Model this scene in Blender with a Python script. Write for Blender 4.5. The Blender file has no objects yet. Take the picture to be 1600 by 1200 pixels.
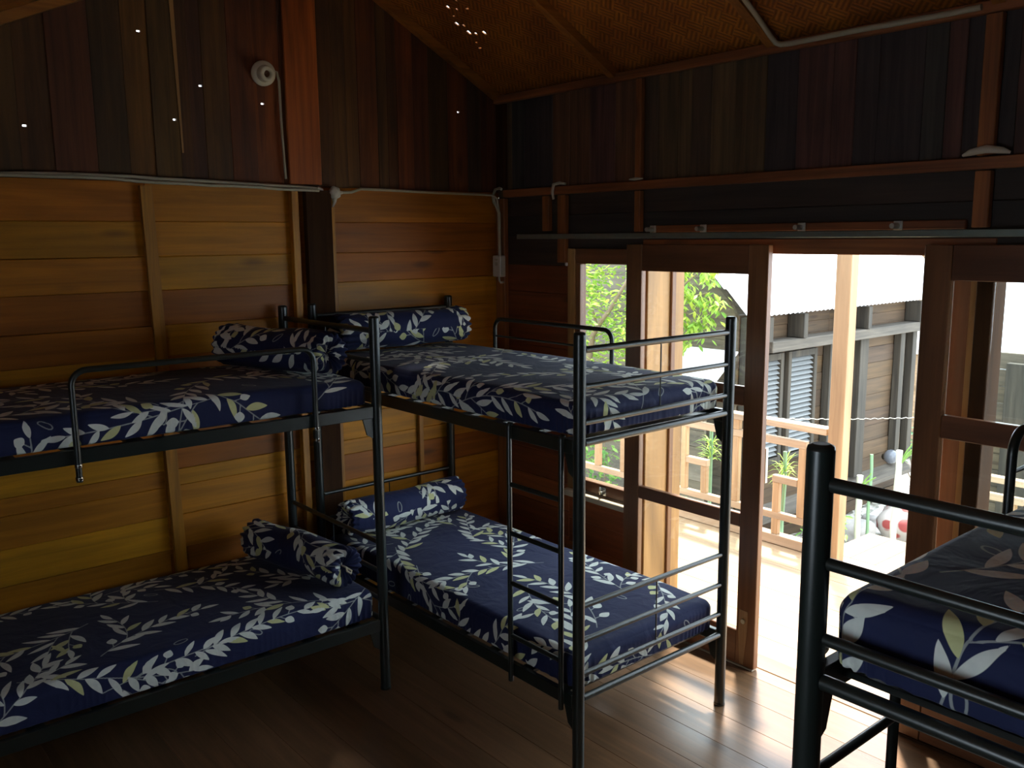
import bpy, bmesh, math, random
import numpy as np
from mathutils import Vector, Matrix
S = bpy.context.scene
COL = S.collection
PI = math.pi

# ------------------------------------------------------------------ camera
YAW, PITCH, ROLL, FPX = math.radians(49.978), math.radians(-9.33), math.radians(-0.49), 1405.3
CAM = Vector((-3.616, -4.419, 2.122))
F = Vector((math.cos(YAW)*math.cos(PITCH), math.sin(YAW)*math.cos(PITCH), math.sin(PITCH)))
R0 = Vector((math.sin(YAW), -math.cos(YAW), 0)); U0 = R0.cross(F)
R1 = math.cos(ROLL)*R0 + math.sin(ROLL)*U0
U1 = -math.sin(ROLL)*R0 + math.cos(ROLL)*U0
cam = bpy.data.cameras.new('camera'); co = bpy.data.objects.new('camera', cam); COL.objects.link(co)
co.matrix_world = Matrix(((R1.x, U1.x, -F.x, CAM.x), (R1.y, U1.y, -F.y, CAM.y), (R1.z, U1.z, -F.z, CAM.z), (0, 0, 0, 1)))
cam.sensor_width = 36; cam.lens = FPX/1600*36; cam.clip_start = 0.02; cam.clip_end = 200
S.camera = co

# ------------------------------------------------------------------ light
W = bpy.data.worlds.new('world'); S.world = W; W.use_nodes = True
bg = W.node_tree.nodes['Background']
bg.inputs['Color'].default_value = (0.76, 0.89, 1.0, 1); bg.inputs['Strength'].default_value = 1.0
sd = bpy.data.lights.new('sun', 'SUN'); sd.energy = 2.6; sd.angle = math.radians(4); sd.color = (1, .95, .86)
so = bpy.data.objects.new('sun', sd); COL.objects.link(so)
so.rotation_euler = Vector((0.42, 0.30, 1.0)).normalized().to_track_quat('Z', 'Y').to_euler()
S.view_settings.view_transform = 'Standard'; S.view_settings.look = 'None'
S.view_settings.gamma = 1; S.view_settings.use_curve_mapping = False
S.view_settings.exposure = 2.75

# ------------------------------------------------------------------ material helpers
def mat(name):
    m = bpy.data.materials.new(name); m.use_nodes = True
    nt = m.node_tree; b = nt.nodes['Principled BSDF']
    return m, nt, b
def N(nt, t, **kw):
    n = nt.nodes.new(t)
    for k, v in kw.items():
        if k in n.inputs.keys() if isinstance(k, str) else False: n.inputs[k].default_value = v
        else: setattr(n, k, v)
    return n
def ramp(nt, stops):
    n = nt.nodes.new('ShaderNodeValToRGB'); e = n.color_ramp.elements
    while len(e) > 1: e.remove(e[-1])
    e[0].position = stops[0][0]; e[0].color = (*stops[0][1], 1)
    for p, c in stops[1:]:
        x = e.new(p); x.color = (*c, 1)
    return n
def mth(nt, op, a, b=None, clamp=False):
    n = nt.nodes.new('ShaderNodeMath'); n.operation = op; n.use_clamp = clamp
    for i, v in enumerate((a, b)):
        if v is None: continue
        if isinstance(v, (int, float)): n.inputs[i].default_value = v
        else: nt.links.new(v, n.inputs[i])
    return n.outputs[0]
def mixc(nt, f, a, b, blend='MIX'):
    n = nt.nodes.new('ShaderNodeMix'); n.data_type = 'RGBA'; n.blend_type = blend
    for s, v in ((n.inputs[0], f), (n.inputs[6], a), (n.inputs[7], b)):
        if isinstance(v, (int, float)): s.default_value = v
        elif isinstance(v, tuple): s.default_value = (*v, 1)
        else: nt.links.new(v, s)
    return n.outputs[2]

def wood(name, cols, grain='x', rough=.6, scale=1.0, contrast=.45, knots=True, bump=.25, coat=0, dirt=None, attr=True, spec=.5):
    """Boards: tint per board from attribute rnd, grain stretched along an axis."""
    m, nt, b = mat(name); L = nt.links
    tc = N(nt, 'ShaderNodeTexCoord'); mp = N(nt, 'ShaderNodeMapping')
    sc = {'x': (1.2, 26, 26), 'y': (26, 1.2, 26), 'z': (26, 26, 1.2)}[grain]
    mp.inputs['Scale'].default_value = [s*scale for s in sc]
    at = N(nt, 'ShaderNodeAttribute'); at.attribute_name = 'rnd'
    off = N(nt, 'ShaderNodeVectorMath'); off.operation = 'MULTIPLY_ADD'
    L.new(at.outputs['Fac'], off.inputs[0]); off.inputs[1].default_value = (37, 53, 71); L.new(tc.outputs['Object'], off.inputs[2])
    L.new(off.outputs[0], mp.inputs[0])
    n1 = N(nt, 'ShaderNodeTexNoise'); n1.inputs['Scale'].default_value = 1; n1.inputs['Detail'].default_value = 7; n1.inputs['Roughness'].default_value = .62
    n1.inputs['Distortion'].default_value = .6
    L.new(mp.outputs[0], n1.inputs['Vector'])
    mp2 = N(nt, 'ShaderNodeMapping'); sc2 = {'x': (.6, 3.2, 3.2), 'y': (3.2, .6, 3.2), 'z': (3.2, 3.2, .6)}[grain]
    mp2.inputs['Scale'].default_value = sc2; L.new(off.outputs[0], mp2.inputs[0])
    n2 = N(nt, 'ShaderNodeTexNoise'); n2.inputs['Scale'].default_value = 1.3; n2.inputs['Detail'].default_value = 4; n2.inputs['Distortion'].default_value = 1.2
    L.new(mp2.outputs[0], n2.inputs['Vector'])
    k = len(cols)
    rp = ramp(nt, [((i+.5)/k, c) for i, c in enumerate(cols)])
    if attr: L.new(at.outputs['Fac'], rp.inputs[0])
    else: L.new(n2.outputs['Fac'], rp.inputs[0])
    g = N(nt, 'ShaderNodeMapRange'); g.inputs['From Min'].default_value = .32; g.inputs['From Max'].default_value = .68
    g.inputs['To Min'].default_value = 1-contrast; g.inputs['To Max'].default_value = 1+contrast*.5
    L.new(n1.outputs['Fac'], g.inputs[0])
    g2 = N(nt, 'ShaderNodeMapRange'); g2.inputs['From Min'].default_value = .3; g2.inputs['From Max'].default_value = .7
    g2.inputs['To Min'].default_value = .72; g2.inputs['To Max'].default_value = 1.2
    L.new(n2.outputs['Fac'], g2.inputs[0])
    f = mth(nt, 'MULTIPLY', g.outputs[0], g2.outputs[0])
    c = mixc(nt, 1.0, rp.outputs[0], f, 'MULTIPLY')
    if knots:
        mk = N(nt, 'ShaderNodeMapping'); sk = {'x': (1.6, 6, 6), 'y': (6, 1.6, 6), 'z': (6, 6, 1.6)}[grain]
        mk.inputs['Scale'].default_value = sk; L.new(off.outputs[0], mk.inputs[0])
        v = N(nt, 'ShaderNodeTexVoronoi'); v.inputs['Scale'].default_value = .8; L.new(mk.outputs[0], v.inputs['Vector'])
        kf = N(nt, 'ShaderNodeMapRange'); kf.inputs['From Min'].default_value = .05; kf.inputs['From Max'].default_value = .13
        kf.inputs['To Min'].default_value = .55; kf.inputs['To Max'].default_value = 0
        L.new(v.outputs['Distance'], kf.inputs[0])
        c = mixc(nt, kf.outputs[0], c, (.02, .008, .004))
    if dirt:
        nd = N(nt, 'ShaderNodeTexNoise'); nd.inputs['Scale'].default_value = 1.1; nd.inputs['Detail'].default_value = 6
        L.new(tc.outputs['Object'], nd.inputs['Vector'])
        df = N(nt, 'ShaderNodeMapRange'); df.inputs['From Min'].default_value = .5; df.inputs['From Max'].default_value = .68
        df.inputs['To Max'].default_value = .7; L.new(nd.outputs['Fac'], df.inputs[0])
        c = mixc(nt, df.outputs[0], c, dirt)
    L.new(c, b.inputs['Base Color'])
    b.inputs['Specular IOR Level'].default_value = spec
    rr = N(nt, 'ShaderNodeMapRange'); rr.inputs['To Min'].default_value = rough*.8; rr.inputs['To Max'].default_value = min(1, rough*1.25)
    L.new(n2.outputs['Fac'], rr.inputs[0]); L.new(rr.outputs[0], b.inputs['Roughness'])
    if coat: b.inputs['Coat Weight'].default_value = coat; b.inputs['Coat Roughness'].default_value = .18
    bp = N(nt, 'ShaderNodeBump'); bp.inputs['Strength'].default_value = bump; bp.inputs['Distance'].default_value = .003
    L.new(n1.outputs['Fac'], bp.inputs['Height']); L.new(bp.outputs[0], b.inputs['Normal'])
    return m

def plain(name, col, rough=.5, metal=0, noise=.1, nscale=30, bump=0, spec=.5):
    m, nt, b = mat(name); L = nt.links
    tc = N(nt, 'ShaderNodeTexCoord'); n = N(nt, 'ShaderNodeTexNoise'); n.inputs['Scale'].default_value = nscale; n.inputs['Detail'].default_value = 4
    L.new(tc.outputs['Object'], n.inputs['Vector'])
    g = N(nt, 'ShaderNodeMapRange'); g.inputs['To Min'].default_value = 1-noise; g.inputs['To Max'].default_value = 1+noise
    L.new(n.outputs['Fac'], g.inputs[0])
    L.new(mixc(nt, 1.0, col, g.outputs[0], 'MULTIPLY'), b.inputs['Base Color'])
    b.inputs['Roughness'].default_value = rough; b.inputs['Metallic'].default_value = metal
    b.inputs['Specular IOR Level'].default_value = spec
    if bump:
        bp = N(nt, 'ShaderNodeBump'); bp.inputs['Strength'].default_value = bump; bp.inputs['Distance'].default_value = .004
        L.new(n.outputs['Fac'], bp.inputs['Height']); L.new(bp.outputs[0], b.inputs['Normal'])
    return m

M = {}
M['warm_x'] = wood('honey_planks', [(.34, .10, .003), (.44, .16, .003), (.56, .25, .004), (.42, .125, .003), (.50, .205, .004)], 'x', .5, contrast=.3, spec=.35)
M['red_y'] = wood('reddish_planks', [(.22, .055, .014), (.30, .08, .018), (.18, .045, .014)], 'y', .5, contrast=.35)
M['dark_z'] = wood('aged_upright_planks', [(.07, .034, .008), (.17, .042, .008), (.10, .05, .010), (.24, .055, .008), (.05, .024, .012), (.15, .062, .010), (.09, .026, .008)], 'z', .75, contrast=.5, dirt=(.02, .01, .006))
M['dark_zr'] = wood('dusky_upright_planks', [(.09, .052, .026), (.16, .07, .03), (.055, .048, .038), (.13, .078, .03), (.05, .036, .032), (.12, .05, .036)], 'z', .75, contrast=.5, dirt=(.02, .014, .012))
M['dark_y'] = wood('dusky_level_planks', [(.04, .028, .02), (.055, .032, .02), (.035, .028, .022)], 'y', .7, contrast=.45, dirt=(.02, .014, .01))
M['back'] = wood('back_planks', [(.07, .03, .012), (.1, .045, .015), (.06, .03, .012)], 'z', .7)
M['beam_x'] = wood('beam_along_x', [(.30, .10, .012), (.36, .13, .014)], 'x', .6, attr=False)
M['beam_y'] = wood('beam_along_y', [(.24, .075, .022), (.30, .10, .028)], 'y', .55, attr=False)
M['beam_z'] = wood('upright_beam', [(.24, .075, .018), (.30, .10, .022)], 'z', .55, attr=False)
M['post_red'] = wood('red_post', [(.36, .08, .008), (.42, .10, .01)], 'z', .6, attr=False, knots=False)
M['post_dark'] = wood('dark_post', [(.055, .022, .007), (.04, .015, .005)], 'z', .8, attr=False, spec=.15)
M['stud'] = wood('honey_stud', [(.42, .16, .006), (.52, .22, .008)], 'z', .5, attr=False, knots=False)
M['sash_z'] = wood('sash_stile_wood', [(.18, .075, .03), (.23, .10, .04)], 'z', .35, attr=False, knots=False, contrast=.25)
M['sash_y'] = wood('sash_rail_wood', [(.15, .06, .028), (.2, .08, .034)], 'y', .35, attr=False, knots=False, contrast=.25)
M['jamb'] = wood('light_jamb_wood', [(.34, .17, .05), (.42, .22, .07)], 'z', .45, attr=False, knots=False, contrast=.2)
M['sill'] = wood('pale_sill_wood', [(.5, .42, .3), (.55, .46, .34)], 'y', .4, attr=False, knots=False, contrast=.15)
M['floor'] = wood('floor_boards', [(.20, .105, .05), (.24, .13, .065), (.17, .09, .042), (.22, .115, .055)], 'y', .3, contrast=.28, bump=.12, spec=.6)
M['deck'] = wood('deck_boards', [(.42, .28, .15), (.48, .33, .19), (.38, .25, .14)], 'y', .6, contrast=.2, knots=False)
M['pine_y'] = wood('raw_pine_rail', [(.40, .27, .16), (.47, .33, .21)], 'y', .6, attr=False, knots=False, contrast=.22)
M['pine_z'] = wood('raw_pine_post', [(.36, .21, .10), (.44, .28, .145)], 'z', .6, attr=False, knots=False, contrast=.22)
M['pine_x'] = wood('raw_pine_rail_x', [(.52, .33, .18), (.6, .4, .24)], 'x', .6, attr=False, knots=False, contrast=.22)
M['grey_x'] = wood('weathered_planks_x', [(.072, .044, .022), (.10, .060, .028), (.065, .040, .024), (.088, .052, .022)], 'x', .85, contrast=.4)
M['grey_y'] = wood('weathered_planks_y', [(.11, .09, .062), (.14, .113, .08), (.095, .078, .056), (.125, .098, .062)], 'y', .85, contrast=.4)
M['grey_z'] = wood('weathered_upright', [(.042, .036, .027), (.064, .054, .040)], 'z', .85, attr=False, knots=False)
M['grey_beam'] = wood('weathered_beam', [(.085, .072, .056), (.115, .098, .077)], 'x', .85, attr=False, knots=False)
M['louvre'] = plain('pale_grey_louvre_paint', (.19, .197, .193), .6, noise=.15)
M['roof_white'] = plain('white_roof_sheet', (.85, .86, .88), .35, noise=.04)
M['roof_under'] = plain('grey_roof_edge', (.12, .14, .14), .6)
M['white_plastic'] = plain('aged_white_plastic', (.50, .46, .36), .4, noise=.12)
M['conduit'] = plain('aged_white_cable', (.40, .36, .25), .5, noise=.15, nscale=12)
M['ceramic'] = plain('ceramic_white', (.62, .56, .40), .25, noise=.12)
M['dark_hole'] = plain('brown_socket_inside', (.12, .04, .01), .7)
M['track'] = plain('galvanised_track', (.22, .27, .24), .42, metal=.7, noise=.15)
M['brass'] = plain('pale_bolt_metal', (.6, .62, .55), .35, metal=.6)
M['chrome'] = plain('chrome_clamp', (.55, .55, .52), .25, metal=1)
M['bamboo_stalk'] = plain('green_stalk', (.15, .26, .14), .5, noise=.25, nscale=9)
M['pale_stalk'] = plain('pale_stalk_bark', (.42, .41, .32), .7, noise=.2, nscale=14)
M['bark'] = plain('bark', (.20, .15, .10), .9, noise=.4, nscale=20, bump=.5)
M['rock'] = plain('grey_stone', (.30, .28, .26), .9, noise=.3, nscale=12, bump=.6)
M['bulb'] = plain('bulb_glass_white', (.13, .14, .16), .12, noise=.02)
M['red_rock'] = None

def leafmat(name, c1, c2):
    m, nt, b = mat(name); L = nt.links
    at = N(nt, 'ShaderNodeAttribute'); at.attribute_name = 'rnd'
    rp = ramp(nt, [(0, c1), (1, c2)]); L.new(at.outputs['Fac'], rp.inputs[0]); L.new(rp.outputs[0], b.inputs['Base Color'])
    b.inputs['Roughness'].default_value = .5
    tr = N(nt, 'ShaderNodeBsdfTranslucent'); L.new(rp.outputs[0], tr.inputs[0])
    ms = N(nt, 'ShaderNodeMixShader'); ms.inputs[0].default_value = .45
    L.new(b.outputs[0], ms.inputs[1]); L.new(tr.outputs[0], ms.inputs[2]); L.new(ms.outputs[0], nt.nodes['Material Output'].inputs[0])
    return m
M['leaf'] = leafmat('bright_leaf', (.16, .34, .04), (.50, .60, .10))
M['leaf2'] = leafmat('mid_leaf', (.10, .26, .06), (.34, .5, .12))
M['leaf_dark'] = leafmat('dark_leaf', (.03, .12, .06), (.08, .2, .09))

def metalpaint():
    m, nt, b = mat('black_green_paint'); L = nt.links
    b.inputs['Base Color'].default_value = (.012, .018, .016, 1); b.inputs['Roughness'].default_value = .32
    b.inputs['Specular IOR Level'].default_value = .6
    tc = N(nt, 'ShaderNodeTexCoord'); n = N(nt, 'ShaderNodeTexNoise'); n.inputs['Scale'].default_value = 160
    L.new(tc.outputs['Object'], n.inputs['Vector'])
    bp = N(nt, 'ShaderNodeBump'); bp.inputs['Strength'].default_value = .12; bp.inputs['Distance'].default_value = .001
    L.new(n.outputs['Fac'], bp.inputs['Height']); L.new(bp.outputs[0], b.inputs['Normal'])
    return m
M['paint'] = metalpaint()
M['slat'] = plain('bed_base_board', (.20, .10, .05), .6)

def glassmat():
    m, nt, b = mat('clear_pane'); L = nt.links
    nt.nodes.remove(b)
    t = N(nt, 'ShaderNodeBsdfTransparent'); t.inputs[0].default_value = (.96, .98, .97, 1)
    g = N(nt, 'ShaderNodeBsdfGlossy'); g.inputs['Roughness'].default_value = .03
    lw = N(nt, 'ShaderNodeLayerWeight'); lw.inputs[0].default_value = .5
    fr = mth(nt, 'ADD', mth(nt, 'MULTIPLY', mth(nt, 'POWER', lw.outputs['Facing'], 5.0), .9), .035)
    ms = N(nt, 'ShaderNodeMixShader'); L.new(fr, ms.inputs[0]); L.new(t.outputs[0], ms.inputs[1]); L.new(g.outputs[0], ms.inputs[2])
    L.new(ms.outputs[0], nt.nodes['Material Output'].inputs[0])
    return m
M['glass'] = glassmat()

def bamboo():
    m, nt, b = mat('woven_bamboo_mat'); L = nt.links
    tc = N(nt, 'ShaderNodeTexCoord'); mp = N(nt, 'ShaderNodeMapping'); mp.inputs['Rotation'].default_value = (0, 0, .78)
    mp.inputs['Scale'].default_value = (1, 1, 0); L.new(tc.outputs['Object'], mp.inputs[0])
    ck = N(nt, 'ShaderNodeTexChecker'); ck.inputs['Scale'].default_value = 15; L.new(mp.outputs[0], ck.inputs[0])
    w1 = N(nt, 'ShaderNodeTexWave'); w1.inputs['Scale'].default_value = 15; w1.bands_direction = 'X'; L.new(mp.outputs[0], w1.inputs[0])
    w2 = N(nt, 'ShaderNodeTexWave'); w2.inputs['Scale'].default_value = 15; w2.bands_direction = 'Y'; L.new(mp.outputs[0], w2.inputs[0])
    h = mixc(nt, ck.outputs['Fac'], w1.outputs['Color'], w2.outputs['Color'])
    n = N(nt, 'ShaderNodeTexNoise'); n.inputs['Scale'].default_value = 3.2; n.inputs['Detail'].default_value = 9; n.inputs['Roughness'].default_value = .7; L.new(tc.outputs['Object'], n.inputs['Vector'])
    rp = ramp(nt, [(.3, (.22, .06, .006)), (.5, (.36, .11, .010)), (.7, (.55, .20, .018))]); L.new(n.outputs['Fac'], rp.inputs[0])
    g = N(nt, 'ShaderNodeMapRange'); g.inputs['To Min'].default_value = .5; g.inputs['To Max'].default_value = 1.15; L.new(h, g.inputs[0])
    L.new(mixc(nt, 1.0, rp.outputs[0], g.outputs[0], 'MULTIPLY'), b.inputs['Base Color']); b.inputs['Roughness'].default_value = .55
    bp = N(nt, 'ShaderNodeBump'); bp.inputs['Strength'].default_value = .5; bp.inputs['Distance'].default_value = .004
    L.new(h, bp.inputs['Height']); L.new(bp.outputs[0], b.inputs['Normal'])
    return m
M['bamboo'] = bamboo()

def fabric():
    m, nt, b = mat('navy_leaf_print_cotton'); L = nt.links
    at = N(nt, 'ShaderNodeAttribute'); at.attribute_name = 'pat'
    sp = N(nt, 'ShaderNodeSeparateColor'); L.new(at.outputs['Color'], sp.inputs[0])
    tc = N(nt, 'ShaderNodeTexCoord')
    leaf = N(nt, 'ShaderNodeMapRange'); leaf.inputs['From Min'].default_value = -.0007; leaf.inputs['From Max'].default_value = .0007
    leaf.inputs['To Min'].default_value = 1; leaf.inputs['To Max'].default_value = 0; L.new(sp.outputs[0], leaf.inputs[0])
    stem = N(nt, 'ShaderNodeMapRange'); stem.inputs['From Min'].default_value = .0018; stem.inputs['From Max'].default_value = .0032
    stem.inputs['To Min'].default_value = .75; stem.inputs['To Max'].default_value = 0; L.new(sp.outputs[1], stem.inputs[0])
    n = N(nt, 'ShaderNodeTexNoise'); n.inputs['Scale'].default_value = 55; n.inputs['Detail'].default_value = 3; L.new(tc.outputs['Object'], n.inputs['Vector'])
    nb = N(nt, 'ShaderNodeTexNoise'); nb.inputs['Scale'].default_value = 3; L.new(tc.outputs['Object'], nb.inputs['Vector'])
    base = mixc(nt, nb.outputs['Fac'], (.014, .018, .054), (.025, .032, .090))
    pale = mixc(nt, n.outputs['Fac'], (.60, .64, .60), (.78, .80, .74))
    yel = mixc(nt, n.outputs['Fac'], (.50, .52, .24), (.66, .66, .36))
    lc = mixc(nt, sp.outputs[2], pale, yel)
    c = mixc(nt, stem.outputs[0], base, (.42, .45, .43))
    c = mixc(nt, leaf.outputs[0], c, lc)
    L.new(c, b.inputs['Base Color']); b.inputs['Roughness'].default_value = .7; b.inputs['Specular IOR Level'].default_value = .12
    b.inputs['Sheen Weight'].default_value = .08; b.inputs['Sheen Roughness'].default_value = .4
    n3 = N(nt, 'ShaderNodeTexNoise'); n3.inputs['Scale'].default_value = 7; n3.inputs['Detail'].default_value = 3; n3.inputs['Distortion'].default_value = 1.5
    L.new(tc.outputs['Object'], n3.inputs['Vector'])
    bp = N(nt, 'ShaderNodeBump'); bp.inputs['Strength'].default_value = .35; bp.inputs['Distance'].default_value = .02
    L.new(n3.outputs['Fac'], bp.inputs['Height']); L.new(bp.outputs[0], b.inputs['Normal'])
    return m
M['fabric'] = fabric()

def groundmat():
    m, nt, b = mat('rubbly_ground'); L = nt.links
    tc = N(nt, 'ShaderNodeTexCoord')
    v = N(nt, 'ShaderNodeTexVoronoi'); v.inputs['Scale'].default_value = 14; L.new(tc.outputs['Object'], v.inputs['Vector'])
    n = N(nt, 'ShaderNodeTexNoise'); n.inputs['Scale'].default_value = 3; n.inputs['Detail'].default_value = 8; L.new(tc.outputs['Object'], n.inputs['Vector'])
    rp = ramp(nt, [(.3, (.16, .14, .10)), (.5, (.42, .40, .34)), (.7, (.6, .58, .52))]); L.new(n.outputs['Fac'], rp.inputs[0])
    c = mixc(nt, .5, rp.outputs[0], mth(nt, 'MULTIPLY', v.outputs['Distance'], 1.6), 'SOFT_LIGHT')
    L.new(c, b.inputs['Base Color']); b.inputs['Roughness'].default_value = .95
    bp = N(nt, 'ShaderNodeBump'); bp.inputs['Distance'].default_value = .05; L.new(v.outputs['Distance'], bp.inputs['Height']); L.new(bp.outputs[0], b.inputs['Normal'])
    return m
M['ground'] = groundmat()
def redspots():
    m, nt, b = mat('red_and_white_paint'); L = nt.links
    tc = N(nt, 'ShaderNodeTexCoord'); v = N(nt, 'ShaderNodeTexVoronoi'); v.inputs['Scale'].default_value = 6; L.new(tc.outputs['Object'], v.inputs['Vector'])
    rp = ramp(nt, [(.38, (.22, .03, .025)), (.45, (.32, .29, .26))]); L.new(v.outputs['Distance'], rp.inputs[0]); L.new(rp.outputs[0], b.inputs['Base Color'])
    b.inputs['Roughness'].default_value = .7
    return m
M['red_rock'] = redspots()

# ------------------------------------------------------------------ mesh helpers
class MB:
    def __init__(s): s.v = []; s.f = []; s.r = []; s.sm = []
    def add(s, vs, fs, rnd=0.5, smooth=False):
        o = len(s.v); s.v += [tuple(v) for v in vs]; s.f += [tuple(o+i for i in f) for f in fs]
        s.r += [rnd]*len(fs); s.sm += [smooth]*len(fs)
    def box(s, x0, x1, y0, y1, z0, z1, rnd=.5, c=0.0):
        if x0 > x1: x0, x1 = x1, x0
        if y0 > y1: y0, y1 = y1, y0
        if z0 > z1: z0, z1 = z1, z0
        if c <= 0:
            vs = [(x, y, z) for z in (z0, z1) for y in (y0, y1) for x in (x0, x1)]
            s.add(vs, [(0, 2, 3, 1), (4, 5, 7, 6), (0, 1, 5, 4), (2, 6, 7, 3), (0, 4, 6, 2), (1, 3, 7, 5)], rnd); return
        c = min(c, (x1-x0)*.45, (y1-y0)*.45, (z1-z0)*.45)
        bm = bmesh.new(); bmesh.ops.create_cube(bm, size=1)
        for v in bm.verts:
            v.co = Vector(((x0+x1)/2+v.co.x*(x1-x0), (y0+y1)/2+v.co.y*(y1-y0), (z0+z1)/2+v.co.z*(z1-z0)))
        bmesh.ops.bevel(bm, geom=bm.edges[:], offset=c, segments=1, affect='EDGES')
        bm.verts.index_update()
        s.add([tuple(v.co) for v in bm.verts], [tuple(v.index for v in f.verts) for f in bm.faces], rnd); bm.free()
    def quadboard(s, q, d0, d1, fn, rnd, c=.003):
        """q: 4 (a,b) corners; d0 back depth, d1 front depth; fn(a,b,d)->xyz ; front edges chamfered"""
        cx = sum(p[0] for p in q)/4; cy = sum(p[1] for p in q)/4
        back = [fn(a, b, d0) for a, b in q]; mid = [fn(a, b, d1-(d1-d0)/abs(d1-d0)*c) for a, b in q]
        fr = []
        for a, b in q:
            fr.append(fn(a+math.copysign(min(c, abs(a-cx)*.5), cx-a), b+math.copysign(min(c, abs(b-cy)*.5), cy-b), d1))
        fs = [(3, 2, 1, 0), (8, 9, 10, 11)]
        for i in range(4):
            j = (i+1) % 4
            fs += [(i, j, 4+j, 4+i), (4+i, 4+j, 8+j, 8+i)]
        s.add(back+mid+fr, fs, rnd)
    def tube(s, pts, r, seg=10, rnd=.5, cap=True):
        pts = [Vector(p) for p in pts]; n = len(pts)
        rs = r if isinstance(r, (list, tuple)) else [r]*n
        ts = []
        for i in range(n):
            a = pts[max(0, i-1)]; b = pts[min(n-1, i+1)]; ts.append((b-a).normalized())
        up = Vector((0, 0, 1)) if abs(ts[0].z) < .9 else Vector((1, 0, 0))
        nr = (up - ts[0]*up.dot(ts[0])).normalized(); vs = []
        for i in range(n):
            nr = (nr - ts[i]*nr.dot(ts[i])).normalized(); bn = ts[i].cross(nr)
            for k in range(seg):
                a = 2*PI*k/seg; vs.append(pts[i]+(nr*math.cos(a)+bn*math.sin(a))*rs[i])
        fs = [(i*seg+k, i*seg+(k+1) % seg, (i+1)*seg+(k+1) % seg, (i+1)*seg+k) for i in range(n-1) for k in range(seg)]
        s.add(vs, fs, rnd, True)
        if cap:
            s.add(vs[:seg], [tuple(range(seg))], rnd); s.add(vs[-seg:], [tuple(range(seg))], rnd)
    def build(s, name, m, parent=None, origin=(0, 0, 0), weld=False):
        me = bpy.data.meshes.new(name); o3 = Vector(origin)
        me.from_pydata([tuple(Vector(v)-o3) for v in s.v], [], s.f)
        a = me.attributes.new('rnd', 'FLOAT', 'FACE'); a.data.foreach_set('value', s.r)
        me.polygons.foreach_set('use_smooth', s.sm)
        bm = bmesh.new(); bm.from_mesh(me)
        if weld: bmesh.ops.remove_doubles(bm, verts=bm.verts[:], dist=1e-5)
        bmesh.ops.recalc_face_normals(bm, faces=bm.faces[:])
        bm.to_mesh(me); bm.free()
        me.materials.append(m); o = bpy.data.objects.new(name, me); COL.objects.link(o)
        if parent is None: o.location = origin
        else: o.parent = parent; o.location = Vector(origin)-Vector(parent['_o']) if '_o' in parent else origin
        o['_o'] = tuple(origin)
        return o
def tag(o, label=None, cat=None, group=None, kind=None):
    for k, v in (('label', label), ('category', cat), ('group', group), ('kind', kind)):
        if v: o[k] = v
    return o
def struct(o): o['kind'] = 'structure'; return o
def empty(name, loc, label, cat, group=None):
    o = bpy.data.objects.new(name, None); COL.objects.link(o); o.location = loc; o['_o'] = tuple(loc)
    o.empty_display_size = .1
    return tag(o, label, cat, group)
def part(mb, name, m, par, label=None):
    o = mb.build(name, m, par, tuple(par['_o'])); 
    if label: o['label'] = label
    return o
rng = random.Random(7)
def arc(c, r, a0, a1, u, v, n=8):
    c = Vector(c); u = Vector(u); v = Vector(v)
    return [c+u*r*math.cos(a0+(a1-a0)*i/n)+v*r*math.sin(a0+(a1-a0)*i/n) for i in range(n+1)]

# ================================================================== SETTING
H_B = 2.39; EAVE = 2.965; SL = .54; RX = -1.33; RZ = EAVE+SL*(-RX)
XW, YB = -4.5, -5.7
def roofz(x): return EAVE-SL*x if x > RX else RZ-.455*(RX-x)
fl = lambda a, b, d: (a, d, b)          # left wall: a = x, b = z, d = y
fr_ = lambda a, b, d: (d, a, b)         # right wall: a = y, b = z, d = x

def holed(mb, a0, a1, b0, b1, holes, fn, d0, d1, rnd):
    """rectangle with small through-holes"""
    A = sorted({a0, a1, *[h[0] for h in holes], *[h[1] for h in holes]}); B = sorted({b0, b1, *[h[2] for h in holes], *[h[3] for h in holes]})
    for i in range(len(A)-1):
        for j in range(len(B)-1):
            ca, cb = (A[i]+A[i+1])/2, (B[j]+B[j+1])/2
            if any(h[0] < ca < h[1] and h[2] < cb < h[3] for h in holes): continue
            vs = [fn(a, b, d) for d in (d0, d1) for b in (B[j], B[j+1]) for a in (A[i], A[i+1])]
            mb.add(vs, [(0, 2, 3, 1), (4, 5, 7, 6), (0, 1, 5, 4), (2, 6, 7, 3), (0, 4, 6, 2), (1, 3, 7, 5)], rnd)

# ---- left wall: level honey planks below, aged upright planks in the gable above
mb = MB()
zl = [0, .14, .295, .42, .583, .755, .907, .99, 1.14, 1.29, 1.42, 1.56, 1.71, 1.88, 2.04, 2.205, H_B]
bays = [(XW, -3.2), (-3.2, -2.155), (-2.155, -1.38), (-1.38, 0.0)]
for a0, a1 in bays:
    for i in range(len(zl)-1):
        z0, z1 = zl[i], zl[i+1]; r = rng.random(); f = -rng.uniform(0, .006)
        if a0 == -3.2 and i in (11, 13): f = -.020
        mb.quadboard([(a0, z0), (a1, z0), (a1, z1), (a0, z1)], .03, f, fl, r, .003)
wall_lo = struct(mb.build('wall_left', M['warm_x']))
mb = MB()
xs = [XW, -4.3, -4.1, -3.95, -3.8, -3.6, -3.4, -3.2, -3.05, -2.9, -2.78, -2.66, -2.53, -2.35, -2.206, -2.09, -1.97, -1.907, -1.843, -1.713, -1.579, -1.439, -1.33, -1.245, -1.142, -1.06, -.985, -.862, -.8, -.736, -.628, -.517, -.38, -.238, -.14, 0]
hl = [(-2.128, 3.067), (-1.853, 2.851), (-1.99, 2.683), (-1.537, 2.794), (-2.639, 2.611), (-.302, 2.85)]
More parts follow.
